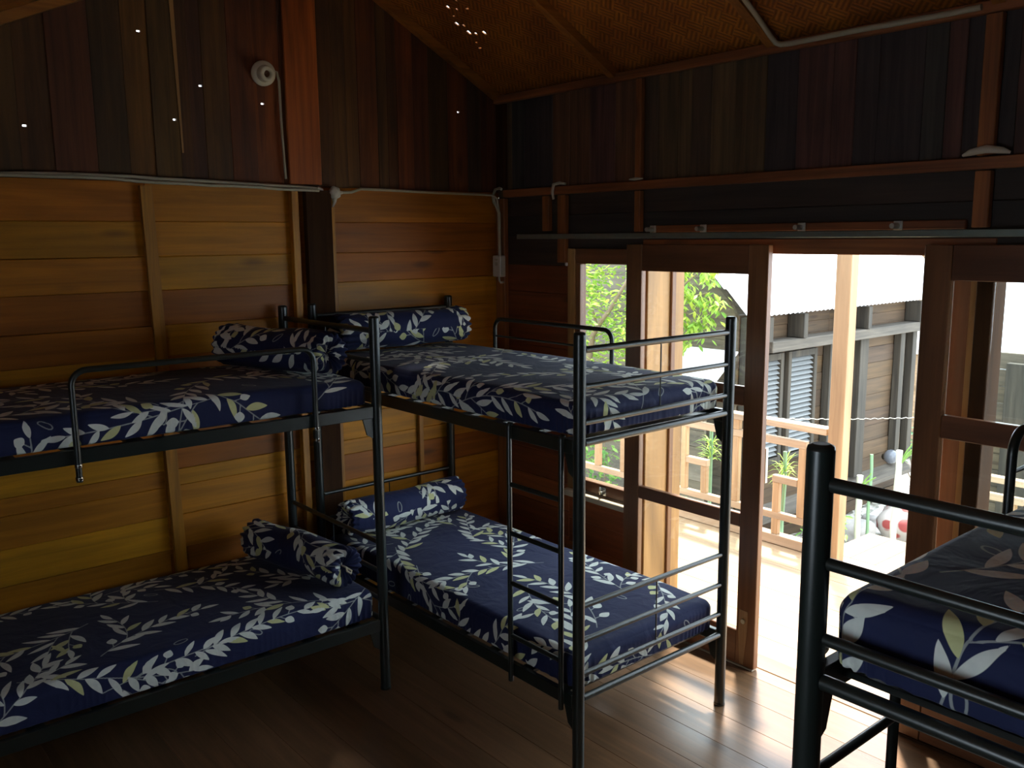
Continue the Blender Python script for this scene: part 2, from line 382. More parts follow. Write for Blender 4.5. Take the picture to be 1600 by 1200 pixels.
order = [1, 4, 0, 4, 2, 0, 4, 1, 4, 5, 2, 0, 4, 0, 5, 2, 0, 4, 2, 1, 3, 1, 4, 0, 2, 5, 1, 2, 0, 3, 6, 0, 1, 4, 6, 2]
for i in range(len(xs)-1):
    a0, a1 = xs[i], xs[i+1]; r = (order[i]+.5)/7+rng.uniform(-.05, .05); f = -rng.uniform(0, .008)
    hs = [(hx-.009, hx+.009, hz-.0045, hz+.0045) for hx, hz in hl if a0 < hx < a1]
    zt0, zt1 = roofz(a0)+.01, roofz(a1)+.01
    if not hs:
        mb.quadboard([(a0, H_B), (a1, H_B), (a1, zt1), (a0, zt0)], .014, f, fl, r, .003)
    else:
        zm = min(zt0, zt1)-.02
        holed(mb, a0, a1, H_B, zm, hs, fl, .014, f, r)
        mb.quadboard([(a0, zm), (a1, zm), (a1, zt1), (a0, zt0)], .014, f, fl, r, .0005)
struct(mb.build('wall_left_gable', M['dark_z']))

# ---- right wall around window and doors
mb = MB()
def levelboards(mb, y0, y1, z0, z1, h, seedcol=None):
    n = max(1, round((z1-z0)/h))
    for i in range(n):
        a, b = z0+(z1-z0)*i/n, z0+(z1-z0)*(i+1)/n
        mb.quadboard([(y0, a), (y1, a), (y1, b), (y0, b)], .03, -rng.uniform(0, .005), fr_, rng.random(), .003)
levelboards(mb, 0, -.64, 0, 1.95, .165)
levelboards(mb, -.64, -1.20, 0, .60, .15)
levelboards(mb, -2.97, -4.0, 0, .60, .15)
levelboards(mb, -4.0, YB, 0, 2.05, .165)
struct(mb.build('wall_right', M['red_y']))
mb = MB()
levelboards(mb, 0, -.60, 1.95, 2.12, .17)
levelboards(mb, 0, YB, 2.12, 2.36, .12)
levelboards(mb, -.60, YB, 2.05, 2.12, .07)
struct(mb.build('wall_right_lintel', M['dark_y']))
mb = MB()
ys = [0, -.134, -.25, -.366, -.5, -.636, -.8, -.99, -1.17, -1.294, -1.42, -1.5, -1.62, -1.764, -1.929, -2.089, -2.26, -2.36, -2.463, -2.651, -2.74, -2.81, -2.88, -3.0, -3.2, -3.35, -3.5, -3.7, -3.9, -4.1, -4.3, -4.6, -4.9, -5.2, -5.45, YB]
od = [3, 2, 4, 4, 1, 1, 5, 1, 0, 3, 3, 0, 3, 3, 4, 5, 5, 4, 4, 2, 5, 4, 4, 5]
for i in range(len(ys)-1):
    r = ((od[i] if i < len(od) else rng.randrange(6))+.5)/6
    mb.quadboard([(ys[i], 2.36), (ys[i+1], 2.36), (ys[i+1], EAVE+.02), (ys[i], EAVE+.02)], .03, -rng.uniform(0, .006), fr_, r, .003)
struct(mb.build('wall_right_upper', M['dark_zr']))

# ---- unseen walls of the room, behind the camera
mb = MB(); x = XW
while x < -.02:
    x2 = min(0, x+.18)
    mb.add([(x, YB, 0), (x2, YB, 0), (x2, YB, roofz(x2)), (x, YB, roofz(x)), (x, YB-.03, 0), (x2, YB-.03, 0), (x2, YB-.03, roofz(x2)), (x, YB-.03, roofz(x))],
           [(0, 1, 2, 3), (7, 6, 5, 4), (0, 4, 5, 1), (1, 5, 6, 2), (2, 6, 7, 3), (3, 7, 4, 0)], rng.random()); x = x2
struct(mb.build('wall_back', M['back']))
BW = [(-4.0, -2.6, 1.0, 2.0)]      # added opening for fill light, unseen side wall (y range, z range)
mb = MB(); y = YB
cuts = [YB, -5.2, -4.6, -4.0, -3.1, -2.6, -2.0, -1.4, -.8, 0]
for i in range(len(cuts)-1):
    y0, y1 = cuts[i], cuts[i+1]
    if y0 == -4.0: segs = [(0, 1.0), (2.0, 2.235)]  # gap left for the added fill light opening
    else: segs = [(0, 2.235)]
    for z0, z1 in segs: mb.box(XW-.03, XW, y0, y1, z0, z1, rng.random())
struct(mb.build('wall_side', M['back']))

# ---- floor boards
mb = MB(); x = XW; w = [.2, .195, .21, .2]
while x < -.001:
    x2 = min(0, x+rng.choice(w))
    if x2 > -.05: x2 = 0
    mb.quadboard([(x, YB), (x2, YB), (x2, 0), (x, 0)], -.03, 0, lambda a, b, d: (a, b, d), rng.random(), .0016); x = x2
struct(mb.build('floor', M['floor']))

# ---- roof underside of woven bamboo, with a few torn spots on the right slope
mb = MB()
hc = [(-.647, -.386, .03, .02), (-.62, -.43, .02, .012), (-.54, -.32, .035, .022), (-.52, -.355, .022, .016), (-.470, -.335, .04, .022), (-.452, -.372, .024, .02), (-.443, -.435, .035, .022), (-.36, -.29, .012, .03), (-.606, -.499, .012, .025), (-.59, -.36, .01, .02), (-.70, -.40, .02, .01), (-.67, -.49, .02, .01), (-.40, -.31, .01, .02)]
holes = [(a-w_*.36, a+w_*.36, b-h_*.36, b+h_*.36) for a, b, w_, h_ in hc]
fs_ = lambda a, b, d: (a, b, EAVE-SL*a+d)
holed(mb, RX, .55, YB-.3, .3, holes, fs_, .0, .008, .5)
struct(mb.build('ceiling', M['bamboo']))
mb = MB()
xa = XW-.4
mb.add([(xa, YB-.3, roofz(xa)), (RX, YB-.3, RZ), (RX, .3, RZ), (xa, .3, roofz(xa)), (xa, YB-.3, roofz(xa)+.03), (RX, YB-.3, RZ+.03), (RX, .3, RZ+.03), (xa, .3, roofz(xa)+.03)],
       [(0, 1, 2, 3), (7, 6, 5, 4), (0, 4, 5, 1), (1, 5, 6, 2), (2, 6, 7, 3), (3, 7, 4, 0)])
struct(mb.build('ceiling_left', M['bamboo']))

# ---- rafters (each its own timber)
def slope_beam(name, y, wdt, dep, x0, x1, m):
    b = MB(); z = roofz
    pts = []
    for yy in (y-wdt/2, y+wdt/2):
        pts += [(x0, yy, z(x0)-.002), (x1, yy, z(x1)-.002), (x1, yy, z(x1)-dep), (x0, yy, z(x0)-dep)]
    b.add(pts, [(0, 1, 2, 3), (7, 6, 5, 4), (0, 4, 5, 1), (1, 5, 6, 2), (2, 6, 7, 3), (3, 7, 4, 0)])
    return b.build(name, m)
n = 1
for i, y in enumerate([-.03, -1.0, -1.97, -2.93, -3.9, -4.85]):
    for x0, x1 in ((RX+.001, -.012), (XW+.001, RX-.001)):
        o = slope_beam('trim_%d' % n, y, .045, .05, x0, x1, M['beam_x']); struct(o); n += 1
def strutbox(x0, x1, y0, y1, z0, z1, m, c=.003):
    global n
    b = MB(); b.box(x0, x1, y0, y1, z0, z1, .5, c); o = struct(b.build('trim_%d' % n, m)); n += 1; return o
strutbox(-.045, -.007, YB+.01, -.01, 2.915, 2.958, M['beam_y'])          # wall plate
strutbox(-.05, -.007, YB+.01, -.10, 2.355, 2.400, M['beam_y'])          # long rail
strutbox(-.03, -.007, -2.86, -1.30, 2.135, 2.17, M['beam_y'])           # slim rail over the doors
for y0, y1, z0, z1 in [(-1.165, -1.205, 2.405, 2.912), (-1.165, -1.205, 2.14, 2.35), (-2.885, -2.945, 2.405, 2.912), (-2.885, -2.945, 2.14, 2.35),
                       (-.575, -.64, 1.97, 2.35), (-.445, -.50, 2.15, 2.35), (-4.3, -4.36, 2.405, 2.912)]:
    strutbox(-.04, -.007, y0, y1, z0, z1, M['beam_z'])
strutbox(-.03, -.007, -.012, -.10, 2.405, 2.91, M['post_dark'])            # corner board
strutbox(-.04, -.007, -.012, -.10, 0.003, 2.35, M['beam_z'])
strutbox(-1.42, -1.235, -.03, -.010, H_B+.01, 3.55, M['post_red'])        # king post
strutbox(-1.345, -1.195, -.05, -.009, 0.003, H_B-.02, M['post_dark'])
strutbox(-1.195, -1.165, -.028, -.009, 0.003, H_B-.02, M['stud'])
strutbox(-1.425, -1.385, -.045, -.009, 0.003, H_B-.02, M['stud'])
b = MB(); b.add([(-2.185, -.04, 2.37), (-2.13, -.04, 2.37), (-2.075, -.04, .003), (-2.13, -.04, .003), (-2.185, -.009, 2.37), (-2.13, -.009, 2.37), (-2.075, -.009, .003), (-2.13, -.009, .003)],
      [(0, 1, 2, 3), (7, 6, 5, 4), (0, 4, 5, 1), (1, 5, 6, 2), (2, 6, 7, 3), (3, 7, 4, 0)])
struct(b.build('trim_%d' % n, M['stud'])); n += 1
strutbox(-.655, -.625, -.03, -.009, .003, 1.5, M['stud'])
# added pale lath, its colour painting the light of a backlit crack in the gable
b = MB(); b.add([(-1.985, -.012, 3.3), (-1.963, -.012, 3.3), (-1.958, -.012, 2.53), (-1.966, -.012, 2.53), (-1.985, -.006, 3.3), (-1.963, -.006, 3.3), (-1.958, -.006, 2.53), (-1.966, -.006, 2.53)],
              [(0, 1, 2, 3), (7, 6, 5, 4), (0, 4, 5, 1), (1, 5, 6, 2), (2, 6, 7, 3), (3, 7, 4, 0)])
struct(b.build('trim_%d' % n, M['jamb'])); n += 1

# ---- window beside the doors
wr = bpy.data.objects.new('window_1', None); COL.objects.link(wr); wr.location = (0, -.92, .6); wr['_o'] = (0, -.92, .6); struct(wr)
b = MB(); b.box(-.02, .07, -.641, -.70, .62, 2.05, .5, .003); part(b, 'jamb', M['jamb'], wr)
b = MB(); b.box(-.012, .05, -.701, -1.20, 1.965, 2.05, .5, .003); part(b, 'head', M['sash_y'], wr)
b = MB(); b.box(-.010, .04, -.701, -.735, .645, 1.964, .5, .003); b.box(-.010, .04, -1.123, -1.199, .645, 1.964, .5, .003); part(b, 'stile', M['sash_z'], wr)
b = MB(); b.box(-.012, .04, -.736, -1.122, .645, .712, .5, .003); part(b, 'bottom_rail', M['sash_y'], wr)
b = MB(); b.box(.010, .014, -.736, -1.122, .713, 1.963); part(b, 'pane', M['glass'], wr)
b = MB(); b.box(-.065, .06, -.641, -1.2, .605, .64, .5, .004); part(b, 'sill', M['sill'], wr)
b = MB(); b.tube([(-.015, -.93, .655), (-.035, -.93, .66), (-.035, -.93, .70)], .006, 8); b.box(-.016, -.012, -.905, -.955, .65, .70, .5, .001)
b.tube([(-.028, -.915, .672), (-.028, -.945, .672)], .006, 8); part(b, 'catch', M['chrome'], wr)

wr2 = bpy.data.objects.new('window_2', None); COL.objects.link(wr2); wr2.location = (0, -3.5, .6); wr2['_o'] = (0, -3.5, .6); struct(wr2)
b = MB(); b.box(-.012, .05, -2.971, -4.0, 1.965, 2.05, .5, .003); part(b, 'head', M['sash_y'], wr2)
b = MB(); b.box(-.010, .04, -3.94, -3.999, .645, 1.964, .5, .003); part(b, 'stile', M['sash_z'], wr2)
b = MB(); b.box(-.012, .04, -2.971, -3.939, .645, .712, .5, .003); part(b, 'bottom_rail', M['sash_y'], wr2)
b = MB(); b.box(.010, .014, -2.971, -3.939, .713, 1.963); part(b, 'pane', M['glass'], wr2)
b = MB(); b.box(-.030, .06, -2.971, -4.0, .605, .64, .5, .004); part(b, 'sill', M['sill'], wr2)

# ---- sliding doors: frame, two sashes, hanging track
dr = bpy.data.objects.new('door_1', None); COL.objects.link(dr); dr.location = (0, -2.05, 0); dr['_o'] = (0, -2.05, 0); struct(dr)
b = MB(); b.box(.0, .30, -1.202, -1.235, .0, 2.03, .5, .003); part(b, 'jamb', M['jamb'], dr)
b = MB(); b.box(.18, .215, -1.236, -1.25, .0, 2.03, .5, .003); part(b, 'stop', M['sash_z'], dr)
b = MB(); b.box(.04, .12, -2.80, -2.87, .0, 2.03, .5, .003); part(b, 'jamb', M['sash_z'], dr)
b = MB(); b.box(.03, .06, -2.871, -2.905, .0, 2.03, .5, .002); part(b, 'stop', M['jamb'], dr)
b = MB(); b.box(.0, .12, -2.906, -2.969, .0, 2.03, .5, .003); part(b, 'jamb', M['post_dark'], dr)
b = MB(); b.box(-.005, .12, -1.20, -2.97, 2.031, 2.10, .5, .003); part(b, 'head', M['beam_y'], dr)
b = MB(); b.box(-.012, .12, -1.236, -2.799, -.02, .004, .5, .002); part(b, 'threshold', M['floor'], dr)
def sash(name, y0, y1, handle_side, label):
    r = bpy.data.objects.new(name, None); COL.objects.link(r); r.location = (-.05, (y0+y1)/2, .012); r['_o'] = (-.05, (y0+y1)/2, .012); struct(r)
    x0, x1 = -.070, -.034; sw = .108
    for a, c in ((y0, y0-sw), (y1+sw, y1)):
        b = MB(); b.box(x0, x1, a, c, .012, 2.075, .5, .003); part(b, 'stile', M['sash_z'], r)
    for z0, z1 in ((1.938, 2.075), (1.315, 1.408), (.716, .784), (.012, .185)):
        b = MB(); b.box(x0+.003, x1-.003, y0-sw-.0005, y1+sw+.0005, z0, z1, .5, .003); part(b, 'rail', M['sash_y'], r)
    for z0, z1 in ((.1855, .7155), (.7845, 1.3145), (1.4085, 1.9375)):
        b = MB(); b.box(-.054, -.050, y0-sw-.001, y1+sw+.001, z0, z1); part(b, 'pane', M['glass'], r)
    return r
s1 = sash('door_2', -1.142, -2.015, 1, '')
s2 = sash('door_3', -2.728, -3.602, 0, '')
# raw repair patch and key plate at the foot of the first sash
b = MB(); b.add([(-.0725, -1.925, .30), (-.0725, -1.975, .30), (-.0725, -1.972, .18), (-.0725, -1.955, .02), (-.0725, -1.935, .02), (-.0725, -1.923, .18)] +
                [(-.0701, -1.925, .30), (-.0701, -1.975, .30), (-.0701, -1.972, .18), (-.0701, -1.955, .02), (-.0701, -1.935, .02), (-.0701, -1.923, .18)],
                [(0, 1, 2, 3, 4, 5), (11, 10, 9, 8, 7, 6)]+[(i, (i+1) % 6, 6+(i+1) % 6, 6+i) for i in range(6)])
part(b, 'raw_patch', M['pine_z'], s1, 'unpainted pale wood patch')
b = MB(); b.tube([(-.073, -1.950, .245), (-.079, -1.950, .245)], .012, 10); part(b, 'bolt', M['brass'], s1)
b = MB(); b.box(-.028, -.010, -2.014, -2.002, .95, 1.12, .5, .001); part(b, 'lock_plate', M['brass'], s1)
b = MB(); b.box(-.072, -.034, -1.15, -2.01, .003, .0115); struct(b.build('trim_%d' % n, M['sill'])); n += 1
b = MB(); b.box(-.072, -.034, -2.73, -3.6, .003, .0115); struct(b.build('trim_%d' % n, M['post_dark'])); n += 1

tr = MB(); tr.box(-.085, -.045, -.268, -3.9, 2.105, 2.133, .5, .002)
t = empty('door_track', (-.065, -2.0, 2.1), 'galvanised sliding door track running over the doors and window', 'track')
part(tr, 'rail', M['track'], t)
for y in (-2.16, -2.60, -1.62, -1.30):
    b = MB(); b.tube([(-.030, y, 2.15), (-.095, y, 2.15)], .011, 8); b.box(-.0455, -.038, y+.018, y-.018, 2.134, 2.17, .5, .001)
    part(b, 'bolt', M['brass'], t)

# ================================================================== ELECTRICS
def wob(p0, p1, nseg, amp, r_):
    P = []
    for i in range(nseg+1):
        t_ = i/nseg; p = Vector(p0).lerp(Vector(p1), t_)
        P.append(p+Vector((0, r_.uniform(-amp, amp)*.3, r_.uniform(-amp, amp))) if 0 < i < nseg else p)
    return P
r_ = random.Random(3)
b = MB()
b.tube([(p.x, p.y, p.z+.012*math.sin(p.x*2.1)) for p in wob((-4.3, -.035, 2.415), (-1.27, -.035, 2.385), 26, .003, r_)], .0085, 8)
b.tube([(p.x, p.y-.016, p.z+.010*math.sin(p.x*2.1+1)) for p in wob((-4.3, -.035, 2.402), (-1.27, -.038, 2.378), 26, .003, r_)], .0075, 8)
tag(b.build('wall_cable', M['conduit'], None, (-2.5, -.035, 2.39)), 'twin white cable strung along the gable wall above the planks, left of the taped joint', 'cable')
b = MB()
b.tube([(-1.12, -.03, 2.362), (-1.06, -.03, 2.366), (-1.0, -.03, 2.385), (-.8, -.03, 2.382), (-.5, -.03, 2.376), (-.2, -.03, 2.374), (-.075, -.03, 2.372), (-.055, -.05, 2.35), (-.05, -.06, 2.28), (-.052, -.062, 2.15), (-.052, -.062, 2.02)], .0075, 8)
tag(b.build('wall_cable', M['conduit'], None, (-.6, -.03, 2.38)), 'thin white cable running right from the taped joint to the corner', 'cable')
# taped joint
jr = empty('cable_joint', (-1.17, -.03, 2.36), 'white taped cable joint bulging on the dark post below the gable', 'cable joint')
bm = bmesh.new(); bmesh.ops.create_icosphere(bm, subdivisions=3, radius=.034)
for v in bm.verts:
    v.co *= 1+.12*math.sin(v.co.x*170)*math.sin(v.co.z*140+1); v.co.y *= .7
me = bpy.data.meshes.new('wrap'); bm.to_mesh(me); bm.free(); me.polygons.foreach_set('use_smooth', [True]*len(me.polygons)); me.materials.append(M['white_plastic'])
o = bpy.data.objects.new('wrap', me); COL.objects.link(o); o.parent = jr; o.location = (0, -.012, 0)
b = MB(); b.tube([(-1.27, -.04, 2.383), (-1.245, -.04, 2.375), (-1.235, -.04, 2.35), (-1.20, -.04, 2.36)], .008, 8)
b.tube([(-1.17, -.04, 2.34), (-1.175, -.045, 2.31), (-1.19, -.05, 2.285)], [.018, .010, .004], 8)
b.tube([(-1.145, -.04, 2.36), (-1.12, -.032, 2.362)], [.013, .008], 8); part(b, 'tail', M['white_plastic'], jr)
# lamp holder
lh = empty('lamp_holder', (-1.533, -.02, 2.937), 'round white lamp holder without bulb fixed to the gable wall', 'lamp holder')
def lathe(prof, c, ax, seg=28):
    b = MB(); c = Vector(c); ax = Vector(ax).normalized(); u = ax.orthogonal().normalized(); v = ax.cross(u)
    vs = [c+ax*h+(u*math.cos(2*PI*k/seg)+v*math.sin(2*PI*k/seg))*r for h, r in prof for k in range(seg)]
    b.add(vs, [(i*seg+k, i*seg+(k+1) % seg, (i+1)*seg+(k+1) % seg, (i+1)*seg+k) for i in range(len(prof)-1) for k in range(seg)], .5, True)
    return b
axl = Vector((-.10, -1, -.18)).normalized()
b = lathe([(0, .0005), (0, .055), (.012, .062), (.026, .060), (.034, .048), (.036, .038)], (-1.536, -.012, 2.94), axl); part(b, 'base', M['ceramic'], lh)
b = lathe([(.030, .042), (.075, .038), (.080, .033), (.080, .018), (.060, .017), (.055, .001)], (-1.536, -.012, 2.94), axl); part(b, 'socket', M['ceramic'], lh)
b = lathe([(.0555, .001), (.0605, .0165)], (-1.536, -.012, 2.94), axl); part(b, 'socket_hole', M['dark_hole'], lh, 'dark brown socket opening')
b = MB(); b.tube([(-1.49, -.022, 2.955), (-1.462, -.022, 2.952), (-1.452, -.022, 2.91), (-1.45, -.022, 2.7), (-1.443, -.022, 2.5), (-1.44, -.022, 2.425)], .0065, 8)
tag(b.build('lamp_cable', M['conduit'], None, (-1.45, -.02, 2.7)), 'single cable dropping from the round lamp holder beside the red post', 'cable')
# socket box in the corner
sb = empty('switch_box', (-.05, -.072, 1.93), 'white electrical box on the corner post under a conduit', 'switch box')
b = MB(); b.box(-.085, -.041, -.035, -.112, 1.875, 2.005, .5, .005); part(b, 'case', M['white_plastic'], sb)
b = MB(); b.box(-.090, -.0855, -.062, -.090, 1.945, 1.965, .5, .001); b.box(-.090, -.0855, -.062, -.090, 1.975, 1.985, .5, .001); part(b, 'switch', M['conduit'], sb)
b = MB(); b.tube([(-.06, -.07, 1.874), (-.06, -.072, 1.85), (-.06, -.085, 1.838), (-.06, -.11, 1.842)], .006, 8); part(b, 'loose_wire', M['white_plastic'], sb)
b = MB(); b.tube([(-.055, -.012, 2.37), (-.055, -.02, 2.33), (-.055, -.05, 2.30), (-.058, -.072, 2.26), (-.058, -.075, 2.0055)], .0105, 10)
tag(b.build('conduit_pipe', M['conduit'], None, (-.055, -.07, 2.2)), 'bent white conduit pipe rising from the corner electrical box', 'pipe')
b = MB(); b.tube([(-.06, -.03, 2.33), (-.065, -.025, 2.37), (-.06, -.04, 2.405), (-.055, -.075, 2.412), (-.055, -.095, 2.405)], .0085, 8)
tag(b.build('cable_loop', M['conduit'], None, (-.06, -.05, 2.38)), 'short white cable loop over the end of the long rail in the corner', 'cable')
def wrap(y, w_, lab):
    b = MB(); P = []
    b.tube([(-.045, y+w_/2, 2.33), (-.058, y+w_/2-.004, 2.37), (-.055, y+w_/2-.012, 2.41), (-.045, y, 2.418), (-.045, y-w_/2, 2.411)], [.007, .009, .010, .009, .006], 8)
    tag(b.build('cable_wrap', M['white_plastic'], None, (-.05, y, 2.38)), lab, 'cable wrap')
wrap(-.60, .10, 'white cable bundle bent over the long rail near the corner, above the window')
b = MB(); b.tube([(-.052, -1.14, 2.41), (-.056, -1.185, 2.409), (-.052, -1.235, 2.41)], [.003, .008, .003], 8)
tag(b.build('cable_wrap', M['white_plastic'], None, (-.05, -1.18, 2.405)), 'small white tape scrap on the long rail at the middle stud', 'cable wrap')
b = MB(); b.tube([(-.048, -2.84, 2.409), (-.056, -2.87, 2.418), (-.062, -2.93, 2.426), (-.056, -2.985, 2.418), (-.048, -3.01, 2.409)], [.005, .013, .015, .012, .005], 8)
tag(b.build('cable_wrap', M['white_plastic'], None, (-.05, -2.92, 2.41)), 'white tape bundle on the long rail by the rightmost stud', 'cable wrap')
b = MB(); b.tube([(-.56, -2.03, 3.215), (-.249, -2.02, 3.048), (-.117, -2.01, 2.975), (-.07, -2.01, 2.948), (-.06, -2.03, 2.938), (-.06, -2.08, 2.935), (-.06, -2.4, 2.937), (-.06, -2.7, 2.934), (-.06, -2.875, 2.935)], .0115, 10)
tag(b.build('conduit_pipe', M['conduit'], None, (-.1, -2.2, 2.95)), 'white conduit pipe bending from the bamboo ceiling along the eave', 'pipe')

# ================================================================== BUNK BEDS
BL, BWD, PH = 2.045, .90, 1.777
def bunk(O, X, Y, label, ladder_side, guard_side, guard_x, crossbar, ladder_x=(.07, .375)):
    O = Vector(O); X = Vector(X); Y = Vector(Y); Z = Vector((0, 0, 1))
    P = lambda x, y, z: O+X*x+Y*y+Z*z
    mid = P(BL/2, BWD/2, 0)
    root = empty('bunk_bed', tuple(mid), label, 'bunk bed', 'black metal bunk beds')
    def obox(b, x0, x1, y0, y1, z0, z1, c=.002):
        p, q = P(x0, y0, z0), P(x1, y1, z1); b.box(p.x, q.x, p.y, q.y, p.z, q.z, .5, c)
    for x in (0, BL):
        for y in (0, BWD):
            b = MB(); prof = [(0.0, .0235), (PH-.012, .0235)]
            b.tube([P(x, y, .012), P(x, y, PH-.010)], .0235, 20); po = part(b, 'post', M['paint'], root)
            b = MB(); b.tube([P(x, y, PH-.0095), P(x, y, PH-.004), P(x, y, PH)], [.0235, .022, .014], 20); c_ = part(b, 'cap', M['paint'], root); c_.parent = po; c_.location = (0, 0, 0)
            b = MB(); b.tube([P(x, y, 0.001), P(x, y, .0115)], .0255, 16); c_ = part(b, 'foot', M['paint'], root); c_.parent = po; c_.location = (0, 0, 0)
    for x in (0, BL):
        for z, r in ((1.710, .013), (1.573, .011), (1.438, .011), (.720, .011), (.580, .011), (.442, .011)):
            b = MB(); b.tube([P(x, .0245, z), P(x, BWD-.0245, z)], r, 12); part(b, 'cross_rail', M['paint'], root)
        for z0, z1 in ((1.438+.0115, 1.710-.0135), (.442+.0115, .720-.0115)):
            b = MB(); b.tube([P(x+.0, BWD/2, z0), P(x, BWD/2, z1)], .003, 6); part(b, 'rod', M['paint'], root)
    for z0, z1 in ((1.318, 1.372), (.300, .355)):
        for y0, y1 in ((-.012, .012), (BWD-.012, BWD+.012)):
            b = MB(); obox(b, .0245, BL-.0245, y0, y1, z0, z1); part(b, 'side_rail', M['paint'], root)
        for x0, x1 in ((-.012, .012), (BL-.012, BL+.012)):
            b = MB(); b.tube([P((x0+x1)/2, .0245, (z0+z1)/2+.015), P((x0+x1)/2, BWD-.0245, (z0+z1)/2+.015)], .014, 12); part(b, 'base_tube', M['paint'], root)
        for (x, sx) in ((0, 1), (BL, -1)):
            for (y, sy) in ((0, 1), (BWD, -1)):
                b = MB(); q = []
                for yy in (-.004, .004):
                    q += [P(x+sx*.0245, y+yy, z0-.002), P(x+sx*.075, y+yy, z0-.002), P(x+sx*.055, y+yy, z0-.075), P(x+sx*.0245, y+yy, z0-.095)]
                b.add(q, [(0, 1, 2, 3), (7, 6, 5, 4), (0, 4, 5, 1), (1, 5, 6, 2), (2, 6, 7, 3), (3, 7, 4, 0)]); part(b, 'bracket', M['paint'], root)
        b = MB()
        for k in range(9):
            xx = .12+k*(BL-.24)/8; obox(b, xx-.03, xx+.03, .0125, BWD-.0125, z0+.018, z0+.032, .001)
        part(b, 'slat_base', M['paint'], root)
    sy = -1 if ladder_side == 0 else 1; yb = 0 if ladder_side == 0 else BWD
    yl = yb+sy*.027
    b = MB()
    for x in ladder_x: b.tube([P(x, yb+sy*.014, 1.3775), P(x, yl-sy*.004, 1.382), P(x, yl, 1.372), P(x, yl, .285)], .011, 10)
    ld = part(b, 'ladder', M['paint'], root)
    for z in (1.135, .930, .717, .487):
        b = MB(); b.tube([P(ladder_x[0]+.0115, yl, z), P(ladder_x[1]-.0115, yl, z)], .010, 10); c_ = part(b, 'rung', M['paint'], root); c_.parent = ld; c_.location = (0, 0, 0)
    # guard rail
    yg = (0 if guard_side == 0 else BWD); sg = -1 if guard_side == 0 else 1; yg += sg*.025
    g0, g1 = guard_x; zt = 1.662; rr = .055
    pts = [P(g0, yg, 1.255), P(g0, yg, zt-rr)]+arc(P(g0+rr, yg, zt-rr), rr, PI, PI/2, X, Z, 7)[1:]+arc(P(g1-rr, yg, zt-rr), rr, PI/2, 0, X, Z, 7)+[P(g1, yg, 1.255)]
    b = MB(); b.tube(pts, .0115, 12); gr = part(b, 'guard_rail', M['paint'], root)
    if crossbar:
        b = MB(); b.tube([P(g0+.012, yg, 1.565), P(g1-.012, yg, 1.565)], .006, 8); c_ = part(b, 'crossbar', M['paint'], root); c_.parent = gr; c_.location = (0, 0, 0)
    for g in (g0, g1):
        for zc in (1.268, 1.316):
            b = MB(); b.tube([P(g, yg, zc-.006), P(g, yg, zc+.006)], .0140, 12); b.tube([P(g, yg+sg*.010, zc), P(g, yg+sg*.022, zc)], .005, 8)
            c_ = part(b, 'clamp', M['chrome'], root, 'silver clamp'); c_.parent = gr; c_.location = (0, 0, 0)
    return root
B1 = ((-3.559, -.961, 0), (1, 0, 0), (0, 1, 0))
B2 = ((-1.337, -2.090, 0), (0, 1, 0), (1, 0, 0))
B3 = ((-2.281, -3.630, 0), (1, 0, 0), (0, -1, 0))
bunk(*B1, 'black bunk bed standing lengthwise along the honey plank wall', 0, 0, (.775, 1.728), False)
bunk(*B2, 'black bunk bed in the corner beside the window, its foot towards the room', 0, 1, (.72, 1.632), True)
bunk(*B3, 'black bunk bed nearest the camera, cut by the right edge of the picture', 0, 0, (.87, 1.78), True)

